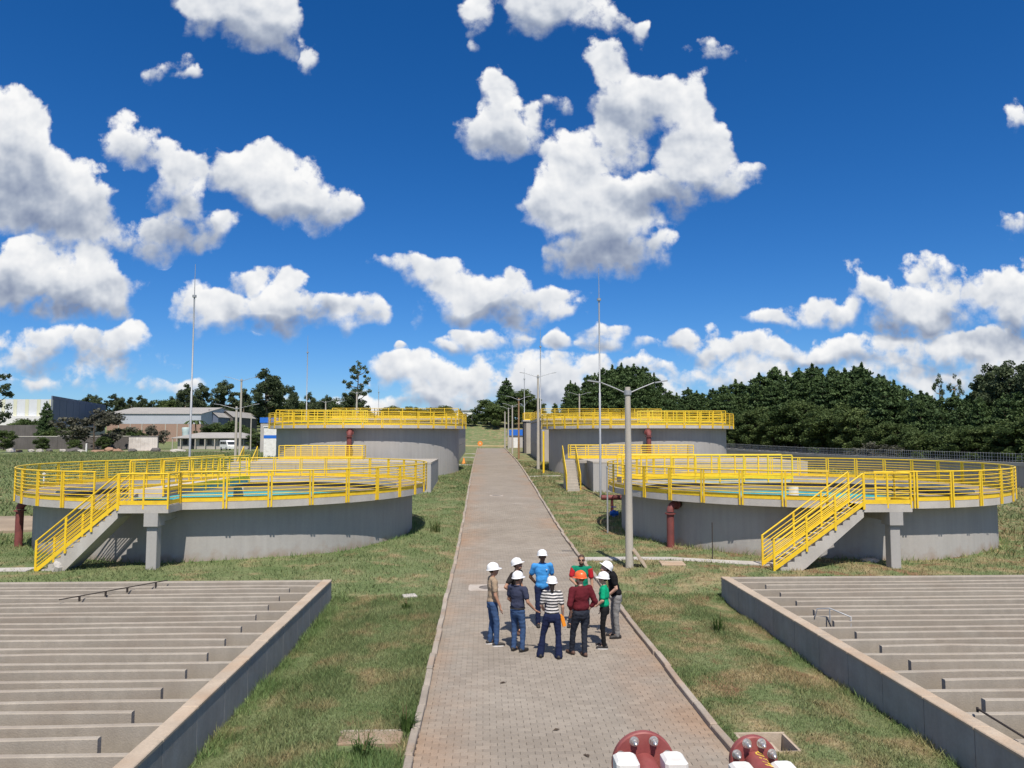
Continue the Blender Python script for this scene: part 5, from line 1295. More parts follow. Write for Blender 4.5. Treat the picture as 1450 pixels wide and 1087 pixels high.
for k, (p, Z, t, sx_, lab) in enumerate(((8,140,607,1.4,'round green bush at the left edge of the field'),(32,179,590,1.8,'green bushes under the white warehouse, left one'),(52,179,591,1.6,'green bushes under the white warehouse, right one'),
        (88,158,602,1.8,'bush right of the small conifer'),(105,155,606,1.6,'low bush left of the twiggy tree'),(170,160,604,1.8,'bush right of the twiggy tree'),(190,165,606,1.7,'bush before the brick warehouse base'),(308,180,596,1.5,'bush before the small gabled shed'),(325,178,594,1.5,'bush between the shed and the lamp posts'),
        (345,176,600,1.6,'bush right of the lamp posts before the house'),(365,150,612,1.6,'low bush left of the banded white building'),(62,135,617,1.4,'small bush before the low dark wall'),(108,131,621,1.5,'small round bush in the rubble row'),(148,140,616,1.2,'small bush under the twiggy tree'))):
    tree_px(p, Z, t, BROADS[k % 3], lab, 'bushes in the left field', 'bush', 9.3, sx_)
tree_px(220, 152, 603, TWIG, 'brown rounded bush above the white yard wall', None, 'brown_bush', 6.1, .8)
# palm above the house
x, y = at(277.5, 165); g0 = Hs(x, y); hp = zpx(598,165)-g0
pm = empty('palm_tree', (x,y,g0), 'small palm tree behind the low house', 'palm tree')
MB().path([(0,0,-.3),(.1,0,hp*.6),(0,0,hp)], [.22,.16,.13], 8).build('trunk', bark, pm)
fr = MB()
for i in range(11):
    a = i*.571; pts = [(q*math.cos(a), q*math.sin(a), hp+.9*q-.42*q*q) for q in (0,.6,1.2,1.9,2.5)]
    for (p0, p1) in zip(pts[:-1], pts[1:]):
        n_ = Vector((-math.sin(a), math.cos(a), 0))*.28; u0, u1 = Vector(p0), Vector(p1)
        fr.add([u0-n_, u1-n_, u1, u0], [(0,1,2,3)]).add([u0, u1, u1+n_-Vector((0,0,.1)), u0+n_-Vector((0,0,.1))], [(0,1,2,3)])
fm = fr.mesh('fronds', leaf_bush); ca = fm.color_attributes.new('tone','FLOAT_COLOR','POINT'); ca.data.foreach_set('color', [.4,.4,.4,1]*len(fm.vertices)); link('fronds', fm, pm)
# far wood that closes the horizon
g_ = np.random.default_rng(5); fx = g_.uniform(-520,560,900); fy = 430+g_.uniform(-30,60,900)
cs = np.stack([fx, fy, H(fx,fy)+g_.uniform(1,7,900)], 1)
tag(link('far_wood', leaf_mesh('far_wood', cs, np.tile([[5,4,4]],(900,1)), 22, 2.2, leaf_euc, 9)), 'distant belt of dark trees along the horizon', 'wood', kind='stuff')

# ------------------------------------------------------------------ grass
def blades(x, y, h, w, tone, seed, lean=1.3):
    g = np.random.default_rng(seed); n = len(x)
    a = g.uniform(0,2*np.pi,n); z = H(x,y)
    l = g.uniform(.1,1,n)*lean*h; b = g.uniform(0,2*np.pi,n)
    dx, dy = np.cos(a)*w/2, np.sin(a)*w/2
    v = np.empty((n,3,3)); v[:,0] = np.stack([x-dx,y-dy,z-.01],1); v[:,1] = np.stack([x+dx,y+dy,z-.01],1); v[:,2] = np.stack([x+l*np.cos(b),y+l*np.sin(b),z+h],1)
    return v.reshape(-1,3), np.repeat(tone,3,0)
def lawn():
    g = np.random.default_rng(21); V, T = [], []
    def patch(n, x0, x1, y0, y1, h0, h1, w, keep, tall=None, lush=0.0, seed=1):
        x = g.uniform(x0,x1,n); y = g.uniform(y0,y1,n); k = keep(x,y); x, y = x[k], y[k]
        pn = .5+.5*np.sin(x*1.7+np.sin(y*1.3)*2)*np.sin(y*1.1+np.sin(x*.9)*2)
        h = g.uniform(h0,h1,len(x))*(.55+.75*pn)
        if tall is not None: h = h*(1+tall(x,y)*g.uniform(.4,1.2,len(x)))
        t = g.uniform(.70,1.60,len(x)); tone = np.stack([t*g.uniform(.9,1.1,len(x)), t, t*.95], 1)
        if lush:
            tl = (tall(x,y) if tall is not None else np.ones(len(x)))[:,None]; tone = tone*(1+lush*np.clip(tl,0,1)*np.array([[-.15,.25,-.1]]))
        v, q = blades(x,y,h,w*g.uniform(.6,1.4,len(x)),tone,int(g.integers(1e6))); V.append(v); T.append(q)
    wallL = lambda x, y: np.clip(1-(x-BL)/.55,0,1)*2.2*(x > BL)*(.3+.7*(np.sin(y*2.1)*np.sin(y*.77)>-.2)) + 1.6*np.clip(1-np.hypot(x+3.0,y-10.6)/1.2,0,1)
    wallR = lambda x, y: np.clip(1-(BR-x)/.4,0,1)*1.1*(x < BR)
    patch(82000, BL+.02, -2.44, 8.0, 22, .04, .105, .015, lambda x,y: ~((np.abs(x+3.04)<.46)&(np.abs(y-11.50)<.13)), wallL, .45)
    patch(58000, 2.44, BR-.02, 8.0, 22, .03, .085, .015, lambda x,y: ~((x>2.60)&(x<3.42)&(y>11.13)&(y<11.87)), wallR, .4)
    def clear(x, y):
        ok = np.abs(x) > 2.48
        for (cx, cy) in (T_LN, T_RN, T_LF, T_RF): ok &= np.hypot(x-cx, y-cy) > 8.2
        ok &= ~((x < BL+.02) & (x > -21) & (y < BY+.03)); ok &= ~((x > BR-.02) & (x < 21) & (y < BY+.03))
        ok &= ~((x > -18.7) & (x < -4.85) & (y > 50.9) & (y < 59.3)); ok &= ~((x > 4.3) & (x < 21.3) & (y > 50.9) & (y < 59.3))
        ok &= ~((x > 2.4) & (x < 9.4) & (np.abs(y-(28.55-.0*x-.024*x*x)) < .35)); ok &= ~((x < -16.5) & (np.abs(y-26.5) < .4)); ok &= ~((x < -21.4) & (np.abs(y-37.8) < 3.0))
        return ok
    base = lambda x, y: sum(np.clip(1-(np.hypot(x-cx,y-cy)-8.2)/.6,0,1) for (cx,cy) in (T_LN,T_RN))*1.3 + np.clip(1-(y-BY)/.5,0,1)*.6
    patch(210000, -30, 30, 21.4, 50, .05, .12, .028, clear, base, .6)
    patch(45000, -9, 9, 49, 82, .07, .17, .05, clear, None)
    patch(70000, -75, -21, 24, 128, .12, .38, .09, lambda x,y: (np.abs(y-37.8) > 3.0), None)
    patch(26000, 18, 44, 24, 100, .10, .30, .08, clear, None)
    v = np.concatenate(V); t = np.concatenate(T); n = len(v)//3
    me = bpy.data.meshes.new('grass'); me.vertices.add(3*n); me.vertices.foreach_set('co', v.ravel())
    me.loops.add(3*n); me.loops.foreach_set('vertex_index', np.arange(3*n)); me.polygons.add(n); me.polygons.foreach_set('loop_start', np.arange(n)*3); me.polygons.foreach_set('loop_total', np.full(n,3)); me.update(); me.validate()
    cc = np.ones((3*n,4)); cc[:,:3] = t; a = me.color_attributes.new('tone','FLOAT_COLOR','POINT'); a.data.foreach_set('color', cc.ravel())
    me.materials.append(blade_mat)
    tag(link('grass', me), 'green and straw coloured turf round the road, tanks and basins', 'grass', kind='stuff')
lawn()
# single weeds that stand out
def weed(px, py, h, w, label, seed, n=70):
    x, y = gp(px, py); g = np.random.default_rng(seed); mb = MB(); st = MB(); tones = []
    for i in range(n):
        a = g.uniform(0,6.28); q = w*g.uniform(.05,.5); r_ = w*g.uniform(.2,1.0); hh = h*g.uniform(.4,1.0)
        b0 = Vector((q*math.cos(a), q*math.sin(a), -.02)); a2 = a+g.normal(0,.5)
        b1 = b0+Vector((r_*.35*math.cos(a2), r_*.35*math.sin(a2), hh*.75)); b2 = b0+Vector((r_*math.cos(a2), r_*math.sin(a2), hh*g.uniform(.7,1.05)))
        s_ = Vector((-math.sin(a2), math.cos(a2), 0))*.009*g.uniform(.7,1.5)
        mb.add([b0-s_, b0+s_, b1+s_*.8, b1-s_*.8, b2], [(0,1,2,3),(3,2,4)])
        tones += [g.uniform(.05,.75)]*5
    for i in range(4):
        a = g.uniform(0,6.28); st.path([(0,0,-.03),(w*.2*math.cos(a),w*.2*math.sin(a),h*.6),(w*.3*math.cos(a),w*.3*math.sin(a),h*1.1)], [.005,.004,.002], 4, caps=False)
    o = empty('weed_plant', (x,y,Hs(x,y)), label, 'weed', 'single weeds in the turf')
    fm_ = mb.mesh('foliage', leaf_weed); ca_ = fm_.color_attributes.new('tone','FLOAT_COLOR','POINT'); ca_.data.foreach_set('color', np.array([[t,t,t,1] for t in tones]).ravel()); link('foliage', fm_, o)
    sm2 = st.mesh('stem', M('dry_stem', (.17,.12,.06), .9, .2)); link('stem', sm2, o)
weed(1018, 893, .42, .22, 'dark upright weed in the dry turf right of the road', 1)
weed(616, 757, .75, .5, 'lush weed clump between the near left tank and the road', 2)
weed(468, 770, .40, .45, 'weed clump at the foot of the near left tank wall', 3)
weed(575, 1035, .40, .25, 'weedy shoots beside the left kerb at the drain box', 4)
weed(515, 1068, .32, .30, 'weeds in front of the drain box', 5)
weed(118, 795, .45, .45, 'weed clump in the shade under the left stair', 6)
weed(1075, 780, .35, .3, 'weed at the wall left of the right stair', 7)
weed(1010, 770, .35, .4, 'weed at the foot of the near right tank wall', 8)
weed(575, 862, .25, .2, 'small upright weed in the left lawn', 9)
weed(340, 960, .35, .3, 'weed clump against the left basin wall', 10)
# ------------------------------------------------------------------ people
from mathutils import noise as mnoise
def capsule(mb, p0, r0, p1, r1, n=12):
    p0, p1 = Vector(p0), Vector(p1); d = p1-p0; L_ = d.length
    t = d/L_ if L_ > 1e-6 else Vector((0,0,1))
    pts, rad = [], []
    for a in (85,60,35,12): pts.append(p0-t*r0*math.sin(R(a))); rad.append(r0*math.cos(R(a)))
    pts += [p0, p1]; rad += [r0, r1]
    for a in (12,35,60,85): pts.append(p1+t*r1*math.sin(R(a))); rad.append(r1*math.cos(R(a)))
    mb.path(pts, rad, n)
def ellipsoid(mb, c, rx, ry, rz, rot=None, n=16):
    m = Matrix.Translation(c) @ (rot or Matrix.Identity(4)); vs, fs = [], []
    k = 10
    for i in range(1, k):
        th = math.pi*i/k
        for j in range(n): ph = 2*math.pi*j/n; vs.append(m @ Vector((rx*math.sin(th)*math.cos(ph), ry*math.sin(th)*math.sin(ph), rz*math.cos(th))))
    vs += [m @ Vector((0,0,rz)), m @ Vector((0,0,-rz))]; t, b = len(vs)-2, len(vs)-1
    for i in range(k-2):
        for j in range(n): q = (j+1) % n; fs.append((i*n+j, (i+1)*n+j, (i+1)*n+q, i*n+q))
    for j in range(n): q = (j+1) % n; fs += [(t, j, q), (b, (k-2)*n+q, (k-2)*n+j)]
    mb.add(vs, fs, True)
def skin(name, mb, mat, parent, voxel=.011, smooth=4, lam=.5):
    """fuse overlapping volumes into one continuous surface"""
    me = mb.mesh(name); o = bpy.data.objects.new(name, me); col.objects.link(o)
    rm = o.modifiers.new('r', 'REMESH'); rm.mode = 'VOXEL'; rm.voxel_size = voxel; rm.use_smooth_shade = True
    sm = o.modifiers.new('s', 'SMOOTH'); sm.iterations = smooth; sm.factor = lam
    dg = bpy.context.evaluated_depsgraph_get(); new = bpy.data.meshes.new_from_object(o.evaluated_get(dg))
    bpy.data.objects.remove(o); bpy.data.meshes.remove(me)
    new.materials.clear(); new.materials.append(mat); new.name = name
    if name in ('shirt', 'trousers'):
        # folds of the cloth
        n = len(new.vertices); co = np.empty(n*3); no = np.empty(n*3); new.vertices.foreach_get('co', co); new.vertices.foreach_get('normal', no)
        co = co.reshape(-1,3); no = no.reshape(-1,3); off = Vector((len(col.objects)*.37, 0, 0))
        st = (9, 9, 16) if name == 'shirt' else (11, 11, 20)
        d = np.array([mnoise.noise(Vector((c[0]*st[0], c[1]*st[1], c[2]*st[2]))+off) + .5*mnoise.noise(Vector((c[0]*28, c[1]*28, c[2]*34+c[0]*14))+off) for c in co])
        co += no*(d*.0085)[:,None]; new.vertices.foreach_set('co', co.ravel()); new.update()
    return link(name, new, parent)
def cloth(name, c, rough=.9, var=.12): return M('cloth_'+name, c, rough, var, 9, 60, bump=.25, spec=.15)
def skin_mat(name, c): return M('skin_'+name, c, .6, .06, 12, 60, spec=.3)
SK = {'light': skin_mat('light', (.50,.30,.22)), 'tan': skin_mat('tan', (.38,.21,.14)), 'brown': skin_mat('brown', (.17,.085,.05))}
hair_dark = M('dark_hair', (.022,.015,.012), .6, .2, 30, 80); hair_brown = M('brown_hair', (.06,.035,.022), .6, .2, 30, 80); hair_red = M('reddish_beard', (.22,.08,.035), .7, .2, 30, 80)
hat_white = M('helmet_white', (.80,.80,.80), .35, .02, spec=.5); hat_orange = M('helmet_orange', (.75,.13,.03), .35, .03, spec=.5)
shoe_black = M('shoe_black', (.03,.027,.026), .6, .1); shoe_brown = M('shoe_brown', (.10,.055,.04), .7, .15); sole_white = M('sole_white', (.62,.6,.58), .8, .1)
eye_mat = M('eye_dark', (.015,.012,.01), .3, .02); lens_mat = M('sunglass_lens', (.01,.01,.012), .1, .02, spec=.6)
def stripes():
    m = bpy.data.materials.new('striped_cloth'); m.use_nodes = True; N = m.node_tree.nodes; L = m.node_tree.links; b = N['Principled BSDF']; b.inputs['Roughness'].default_value = .9
    tc = N.new('ShaderNodeTexCoord'); nz = N.new('ShaderNodeTexNoise'); nz.inputs['Scale'].default_value = 9; L.new(tc.outputs['Object'], nz.inputs['Vector'])
    sx = N.new('ShaderNodeSeparateXYZ'); L.new(tc.outputs['Object'], sx.inputs[0])
    a = N.new('ShaderNodeMath'); a.operation = 'MULTIPLY_ADD'; L.new(nz.outputs['Fac'], a.inputs[0]); a.inputs[1].default_value = .022; L.new(sx.outputs[2], a.inputs[2])
    f = N.new('ShaderNodeMath'); f.operation = 'MULTIPLY'; L.new(a.outputs[0], f.inputs[0]); f.inputs[1].default_value = 1/.066
    fr = N.new('ShaderNodeMath'); fr.operation = 'FRACT'; L.new(f.outputs[0], fr.inputs[0])
    g = N.new('ShaderNodeMath'); g.operation = 'GREATER_THAN'; L.new(fr.outputs[0], g.inputs[0]); g.inputs[1].default_value = .5
    mx = N.new('ShaderNodeMix'); mx.data_type = 'RGBA'; L.new(g.outputs[0], mx.inputs['Factor']); mx.inputs['A'].default_value = (.03,.032,.04,1); mx.inputs['B'].default_value = (.66,.63,.60,1); L.new(mx.outputs['Result'], b.inputs['Base Color'])
    return m
def person(px, py, face, H_, spec):
    """local frame: x to the person's right, y forward, z up, in a 1.75 m body scaled to H_; face = heading in degrees, 0 = away from the camera, 90 = right"""
    x, y = gp(px, py); z = road_z(y)
    root = empty('person', (x, y, z), spec['label'], 'person', 'people in hard hats standing on the road', -R(face))
    s = H_/1.75; root.scale = (s,s,s)
    fem = spec.get('female', False); b_ = spec.get('bulk', 1.0)
    sw = (.165 if fem else .195)*(.5+.5*b_); hw = .095 if not fem else .10
    lean = spec.get('lean', 0.0)                                  # forward lean of the upper body in metres at the neck
    pel = Vector((0,0,.93)); chest = Vector((0,lean*.55,1.26)); neck = Vector((0,lean*.95,1.47))
    hd = Vector((0, lean*1.25+spec.get('head_fwd',.02), 1.625-spec.get('head_drop',0))); yaw, tilt = R(spec.get('head_yaw',0)), R(spec.get('head_tilt',0))
    hm = Matrix.Translation(hd) @ Matrix.Rotation(-yaw,4,'Z') @ Matrix.Rotation(-tilt,4,'X')
    feet = spec.get('feet', ((-.11,.0),(.11,.03)))
    arms = spec['arms']                                           # per side (left, right): elbow, wrist, finger direction
    body, top_, legs = MB(), MB(), MB()
    skm = SK[spec.get('skin','tan')]
    # head with nose, jaw, brow and ears
    def hp(v): return hm @ Vector(v)
    ellipsoid(body, hp((0,-.01,.03)), .076,.095,.098, hm.to_3x3().to_4x4()); ellipsoid(body, hp((0,.022,-.045)), .060,.070,.075, hm.to_3x3().to_4x4())
    capsule(body, hp((0,.085,.02)), .012, hp((0,.106,-.022)), .016, 8); ellipsoid(body, hp((0,.075,.032)), .055,.02,.014, hm.to_3x3().to_4x4())
    for e in (-1,1): ellipsoid(body, hp((e*.080,-.005,-.005)), .014,.022,.034, hm.to_3x3().to_4x4(), 10)
    ellipsoid(body, hp((0,.088,-.062)), .026,.012,.012, hm.to_3x3().to_4x4(), 10)
    capsule(body, neck+Vector((0,-.01,-.04)), .058, hd+Vector((0,-.01,-.06)), .052)
    # trunk
    ellipsoid(body, chest, .15*b_,.095*b_,.20); ellipsoid(body, (pel+chest)/2, .135*b_,.095*b_,.18); ellipsoid(body, pel, .15*b_,.105*b_,.13)
    # clothes follow the trunk a little outside it
    bust = .03 if fem else 0
    ellipsoid(top_, chest+Vector((0,.0,.02)), (.178 if not fem else .158)*b_,.118*b_+bust*.4,.215); ellipsoid(top_, (pel+chest)/2+Vector((0,.008*b_,0)), (.163 if not fem else .142)*b_,.122*b_,.22)
    hem = spec.get('hem', .90); ellipsoid(top_, Vector((0,.0,hem+.11)), (.172 if not fem else .165)*b_,.130*b_,.13)
    capsule(top_, neck+Vector((0,-.012,-.05)), .072, neck+Vector((0,-.008,-.015)), .068)
    for k, sd in enumerate((-1,1)):
        sh = Vector((sd*sw, lean*.85, 1.415)); el, wr, fd = [Vector(v) for v in arms[k]]
        capsule(top_, neck+Vector((sd*.03,-.01,-.055)), .062, sh, .066*(.7+.3*b_))
        capsule(body, sh, .050, el, .040); capsule(body, el, .041, wr, .027)
        sl = spec.get('sleeve', .62)
        if sl <= 1: capsule(top_, sh, .072*(.6+.4*b_), sh.lerp(el, sl), .066*(.6+.4*b_))
        else:
            capsule(top_, sh, .073*(.6+.4*b_), el, .062*(.6+.4*b_)); capsule(top_, el, .060, el.lerp(wr, sl-1), .048)
        # hand: palm, four fingers of different length, thumb off the side
        fd = fd.normalized(); q = (el-wr).normalized(); side = fd.cross(Vector((0,0,1)) if abs(fd.z) < .8 else Vector((0,1,0))).normalized(); nrm = side.cross(fd).normalized()
        pc = wr+fd*.05
        for e in (-1.0,-.33,.33,1.0): capsule(body, wr+side*e*.010, .021, wr+fd*.085+side*e*.030, .0145, 8)
        for e, ln in zip((-1.0,-.34,.34,1.0), (.062,.078,.084,.072)):
            a0 = wr+fd*.085+side*e*.031; a1 = a0+fd*ln*.55+nrm*.012; a2 = a1+fd*ln*.40+nrm*.026
            capsule(body, a0, .0108, a1, .0100, 8); capsule(body, a1, .0100, a2, .0088, 8)
        capsule(body, wr+fd*.035+side*.022, .0135, wr+fd*.075+side*.055+nrm*.02, .0115, 8); capsule(body, wr+fd*.075+side*.055+nrm*.02, .0115, wr+fd*.108+side*.058+nrm*.035, .0095, 8)
    shoes = []
    for k, sd in enumerate((-1,1)):
        hp_ = pel+Vector((sd*hw,0,-.02)); ft = Vector((feet[k][0],feet[k][1],0)); tw = R(feet[k][2] if len(feet[k]) > 2 else sd*8)
        kn = hp_.lerp(ft+Vector((0,0,.08)), .50)+Vector((sd*.012,.035+spec.get('knee',(0,0))[k],.02)); an = ft+Vector((0,0,.085))
        capsule(body, hp_, .078, kn, .052); capsule(body, kn, .052, an, .038); capsule(body, an, .036, an+Vector((0,.10,-.05)), .03)
        lw = spec.get('leg', 1.0)
        capsule(legs, hp_+Vector((0,-.008,.0)), .100*(.5+.5*b_)*lw, kn, .070*lw)
        if spec.get('flare'): capsule(legs, kn, .064*lw, an+Vector((0,.015,-.035)), .088*lw)
        else: capsule(legs, kn, .070*lw, an+Vector((0,.0,-.01)), .058*lw)
        fw = Vector((math.sin(tw), math.cos(tw), 0)); sm_ = MB()
        capsule(sm_, ft-fw*.055+Vector((0,0,.045)), .042, ft+fw*.08+Vector((0,0,.042)), .044); capsule(sm_, ft+fw*.08+Vector((0,0,.042)), .044, ft+fw*.165+Vector((0,0,.032)), .034); capsule(sm_, ft+Vector((0,0,.05)), .046, ft+Vector((0,0,.10)), .048)
        for i, v in enumerate(sm_.v): sm_.v[i] = (v[0], v[1], max(v[2], .012))
        shoes.append((sm_, ft, fw))
    ellipsoid(legs, pel+Vector((0,-.012,-.01)), (.166 if not fem else .172)*(.5+.5*b_),.124*(.5+.5*b_),.125); ellipsoid(legs, pel+Vector((0,-.045,-.07)), .13,.085,.09)
    skin('body', body, skm, root, .0085, 3)
    t = skin('shirt', top_, spec['shirt'], root, .013, 5)
    l = skin('trousers', legs, spec['trousers'], root, .013, 5)
    for sm_, ft, fw in shoes:
        so = skin('shoe', sm_, spec.get('shoe', shoe_black), root, .010, 3)
        c, e = ft-fw*.05, ft+fw*.14; sd_ = Vector((fw.y,-fw.x,0))
        out = [c-sd_*.042, c-fw*.045, c+sd_*.042, ft+sd_*.05+fw*.06, e+sd_*.042, e+fw*.055, e-sd_*.042, ft-sd_*.05+fw*.06]
        MB().poly([(v.x,v.y) for v in out][::1] if False else [(v.x,v.y) for v in reversed(out)], .001, .022).build('sole', spec.get('sole', shoe_black), so)
    for e in (-1,1): ellipsoid_b = MB(); ellipsoid(ellipsoid_b, hp((e*.032,.078,.012)), .012,.010,.008, hm.to_3x3().to_4x4(), 8); ellipsoid_b.build('eye', eye_mat, root)
    # hair, helmet, extras
    hb = MB()
    ellipsoid(hb, hp((0,-.018,.038)), .084,.098,.100, hm.to_3x3().to_4x4())
    if spec.get('long_hair'): capsule(hb, hp((0,-.085,.01)), .06, hp((0,-.115,-.14)), .035); 
    hh = skin('hair', hb, spec.get('hair', hair_dark), root, .010, 2)
    # hair stays off the face
    bm = bmesh.new(); bm.from_mesh(hh.data); inv = hm.inverted()
    bmesh.ops.delete(bm, geom=[v for v in bm.verts if (inv @ v.co).y > .045 and (inv @ v.co).z < .075 or (inv @ v.co).z < -.035 and not spec.get('long_hair') or (inv @ v.co).y > .0 and (inv @ v.co).z < .0], context='VERTS'); bm.to_mesh(hh.data); bm.free()
    if spec.get('beard'):
        bd = MB(); ellipsoid(bd, hp((0,.035,-.075)), .064,.066,.055, hm.to_3x3().to_4x4()); skin('beard', bd, spec['beard'], root, .010, 2)
    if spec.get('helmet'):
        hmt = spec['helmet']; hl = MB()
        prof = [(.130,.030),(.128,.045),(.124,.085),(.108,.125),(.075,.152),(.030,.163),(.001,.164)]
        hl.lathe(prof, 28)
        hl.v = [tuple(hm @ Vector((v[0]*.92, v[1]*1.08-.008, v[2]+.012))) for v in hl.v]
        hmesh = hl.build('helmet', hmt, root)
        br = MB(); n = 32; ins, outs = [], []
        for i in range(n):
            a = 2*math.pi*i/n; k = .018+.045*max(0,math.sin(a))**2
            ins.append((.118*math.cos(a), .138*math.sin(a)-.008)); outs.append(((.118+k*.8)*math.cos(a), (.138+k)*math.sin(a)-.008))
        br.add([(a,b,.044) for a,b in ins]+[(a,b,.036-.012*max(0,b/.18)) for a,b in outs]+[(a,b,.036) for a,b in ins]+[(a,b,.029-.012*max(0,b/.18)) for a,b in outs],
               [(i,n+i,n+(i+1)%n,(i+1)%n) for i in range(n)]+[(2*n+i,2*n+(i+1)%n,3*n+(i+1)%n,3*n+i) for i in range(n)]+[(n+i,3*n+i,3*n+(i+1)%n,n+(i+1)%n) for i in range(n)], True)
        br.v = [tuple(hm @ Vector(v)) for v in br.v]; br.build('brim', hmt, hmesh)
        rd_ = MB()
        for e in (-.03,0,.03):
            rd_.path([(e, -.11+.0*i, .10) if False else (e, .125*math.cos(a)-.008, .030+.148*math.sin(a)) for a in [math.pi*i/10 for i in range(1,10)]], .009, 5)
        rd_.v = [tuple(hm @ Vector(v)) for v in rd_.v]; rd_.build('ridge', hmt, hmesh)
    if spec.get('glasses'):
        for e in (-1,1): gl = MB(); ellipsoid(gl, hp((e*.034,.086,.012)), .028,.010,.019, hm.to_3x3().to_4x4(), 12); gl.build('sunglass_lens', lens_mat, root)
        MB().path([hp((-.08,.01,.015)), hp((-.055,.085,.018)), hp((.055,.085,.018)), hp((.08,.01,.015))], .004, 5).build('sunglass_frame', lens_mat, root)
    if spec.get('collar'):
        cl = MB().path([neck+Vector((.068*math.cos(a), .07*math.sin(a)-.008, -.005-.022*math.sin(a))) for a in [R(105)+R(330)*i/16 for i in range(17)]], .016, 6).build('collar', spec['shirt'], t)
    if spec.get('belt'):
        bl = MB().lathe([(1,.965),(1.02,.972),(1.02,.99),(1,.997)], 28); bl.v = [(v[0]*.178*b_, v[1]*.140*b_-.004, v[2]) for v in bl.v]; bl.build('belt', shoe_black, l)
    return root, hm, t
def hang(side, fwd=.0, out=.05, bend=.05):
    """relaxed hanging arm"""
    e = (side*(.235+out), -.02+fwd*.4, 1.13); w = (side*(.245+out), fwd+bend, .885); return (e, w, (0, .12, -1))
def behind(side): return ((side*.27,-.09,1.14), (side*.10,-.18,.95), (-side*1,-.1,-.25))
def hip(side): return ((side*.40,-.06,1.16), (side*.20,.06,.99), (-side*.5,.6,-.45))
def pocket(side): return ((side*.32,-.07,1.13), (side*.205,.055,.93), (-side*.08,.35,-1))
jeans = cloth('jeans', (.045,.085,.18)); navy_j = cloth('dark_denim', (.014,.020,.055)); charcoal = cloth('charcoal', (.024,.028,.040)); black = cloth('black', (.012,.012,.013)); grey_c = cloth('grey_chino', (.21,.205,.20))
P = person
P(697.5, 913, 78, 1.76, dict(label='man in beige t-shirt, jeans and white hard hat, leftmost of the group', shirt=cloth('beige',(.33,.245,.17)), trousers=jeans, helmet=hat_white, arms=(hang(-1,.02), hang(1,.06,.02)), feet=((-.10,-.04),(.12,.06)), skin='tan', sole=sole_white, hem=.86, head_yaw=5, head_tilt=-8))
P(730, 897, 120, 1.72, dict(label='man in black t-shirt with hand on hip, second from left at the back', shirt=cloth('dark_tee',(.026,.022,.021)), trousers=charcoal, helmet=hat_white, arms=(hang(-1,.05), hip(1)), skin='tan', head_tilt=-22, shoe=shoe_brown, head_yaw=-10, lean=.03))
P(733, 922, 40, 1.66, dict(label='man in navy polo and jeans reaching out one hand, back to the camera', shirt=cloth('navy',(.040,.046,.080)), trousers=jeans, helmet=hat_white, arms=(((-.28,.03,1.14),(-.20,.20,.98),(.2,.8,-.5)), ((.29,.00,1.14),(.36,.16,.96),(.30,.6,-.65))), skin='tan', head_yaw=10, head_tilt=-4, belt=True, collar=True, bulk=1.06, hem=.93))
P(768, 886, 172, 1.80, dict(label='man in sky blue polo with arms behind his back, facing the camera', shirt=cloth('sky_blue',(.055,.27,.62)), trousers=navy_j, helmet=hat_white, arms=(behind(-1), behind(1)), skin='brown', collar=True, hem=.86, head_tilt=-12))
P(782, 931, 4, 1.64, dict(label='woman in striped shirt and flared trousers, back to the camera', shirt=stripes(), trousers=navy_j, helmet=hat_white, female=True, long_hair=True, flare=True, arms=(((-.24,.05,1.14),(-.19,.22,1.00),(.6,.6,.1)), hang(1,.03,.0)), feet=((-.27,.03,-12),(.15,-.07,10)), skin='light', hem=.92, sleeve=.7, head_yaw=-2))
P(823, 929, 335, 1.73, dict(label='man in burgundy shirt and orange hard hat, back to the camera', shirt=cloth('burgundy',(.105,.014,.020)), trousers=charcoal, helmet=hat_orange, hair=hair_red, beard=hair_red, arms=(pocket(-1), pocket(1)), skin='light', bulk=1.16, sleeve=1.45, shoe=shoe_brown, head_yaw=-22, feet=((-.10,.22),(.07,-.03)), hem=.94))
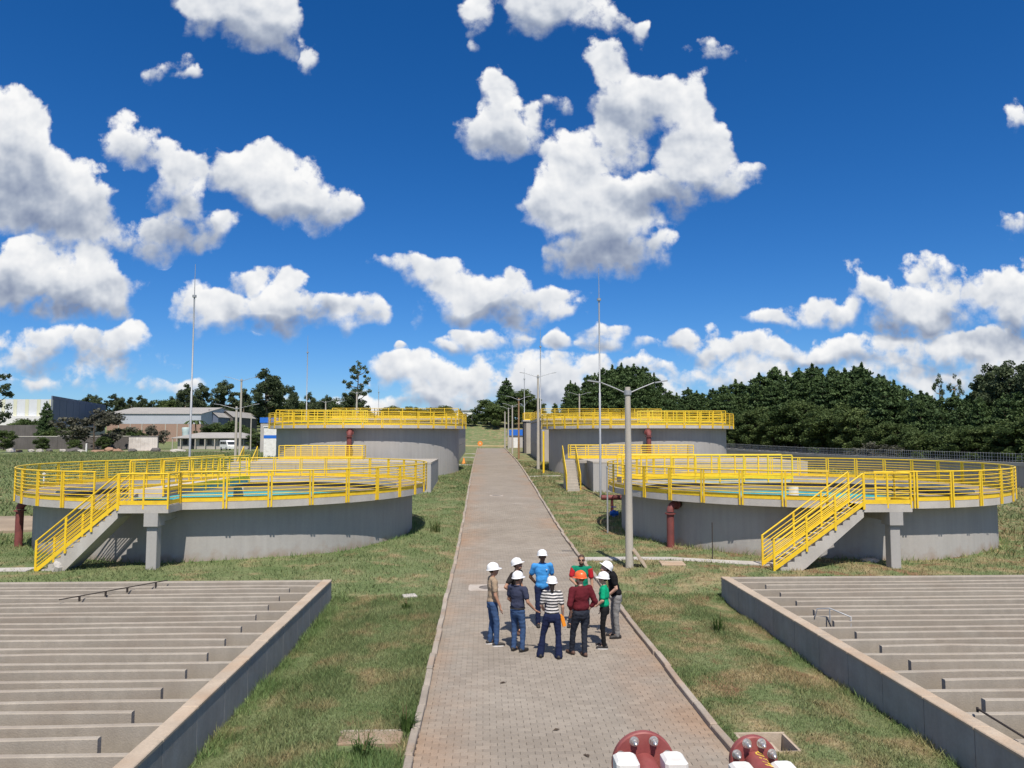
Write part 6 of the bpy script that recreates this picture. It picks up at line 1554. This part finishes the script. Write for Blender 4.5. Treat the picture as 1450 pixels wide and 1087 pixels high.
P(824, 886, 190, 1.72, dict(label='bareheaded man in green jersey with red sleeves and sunglasses', shirt=cloth('jersey_green',(.006,.19,.11)), trousers=charcoal, arms=(hang(-1,.03,.02), ((.27,.06,1.16),(.12,.22,1.05),(-.8,.3,.1))), skin='tan', hair=hair_brown, beard=hair_brown, glasses=True, sleeve=.30, feet=((-.14,.02),(.30,.10))))
P(856, 917, 283, 1.60, dict(label='woman in bright green blouse with hand on hip', shirt=cloth('bright_green',(.004,.30,.15)), trousers=black, helmet=hat_white, female=True, arms=(((-.26,.02,1.17),(-.20,.18,1.02),(.3,.8,-.2)), hang(1,.05,.0)), skin='light', hem=.94, sleeve=.75, sole=sole_white, head_tilt=-6, leg=.88, head_yaw=6))
P(873, 902, 268, 1.76, dict(label='man in black polo and grey trousers bending his head, rightmost of the group', shirt=cloth('black_polo',(.010,.010,.011)), trousers=grey_c, helmet=hat_white, arms=(((-.25,.05,1.15),(-.14,.24,.96),(.5,.6,-.6)), hang(1,.18,.0)), skin='light', lean=.13, head_fwd=.08, head_drop=.06, head_tilt=-38, collar=True, hem=.90))
# second look at two shirts: red sleeves and chest mark of the green jersey, chest mark of the blue polo
jersey = [o for o in col.objects if o.get('label','').startswith('bareheaded')][0]
red_sl = cloth('jersey_red',(.42,.02,.03))
for sd, el in ((-1, Vector(hang(-1,.03,.02)[0])), (1, Vector((.27,.06,1.16)))):
    m_ = MB(); sh = Vector((sd*.197,0,1.412)); capsule(m_, sh+Vector((sd*.01,0,-.02)), .075, sh.lerp(el,.66), .070); skin('sleeve', m_, red_sl, jersey, .012, 4)
MB().box(-.055,.055,.1335,.1375,1.32,1.337).box(-.045,.045,.1335,.1375,1.29,1.303).build('chest_emblem', white_paint, jersey)
polo = [o for o in col.objects if o.get('label','').startswith('man in sky blue')][0]
MB().box(-.10,-.065,.124,.130,1.33,1.352).build('chest_emblem', white_paint, polo)
# orange folder carried by the woman in stripes
wm = [o for o in col.objects if o.get('label','').startswith('woman in striped')][0]
fo = Matrix.Translation(wm.matrix_world.translation)
wx, wy = gp(782, 931)
fd_ = MB().cbox(-.04,.04,-.03,.03,-.13,.13,.012).build('orange_case', M('orange_plastic',(.80,.27,.02),.5,.05), None, (wx+.23, wy+.05, .76), (0,R(-16),0))
tag(fd_, 'orange case held at the hip of the woman in stripes', 'case')
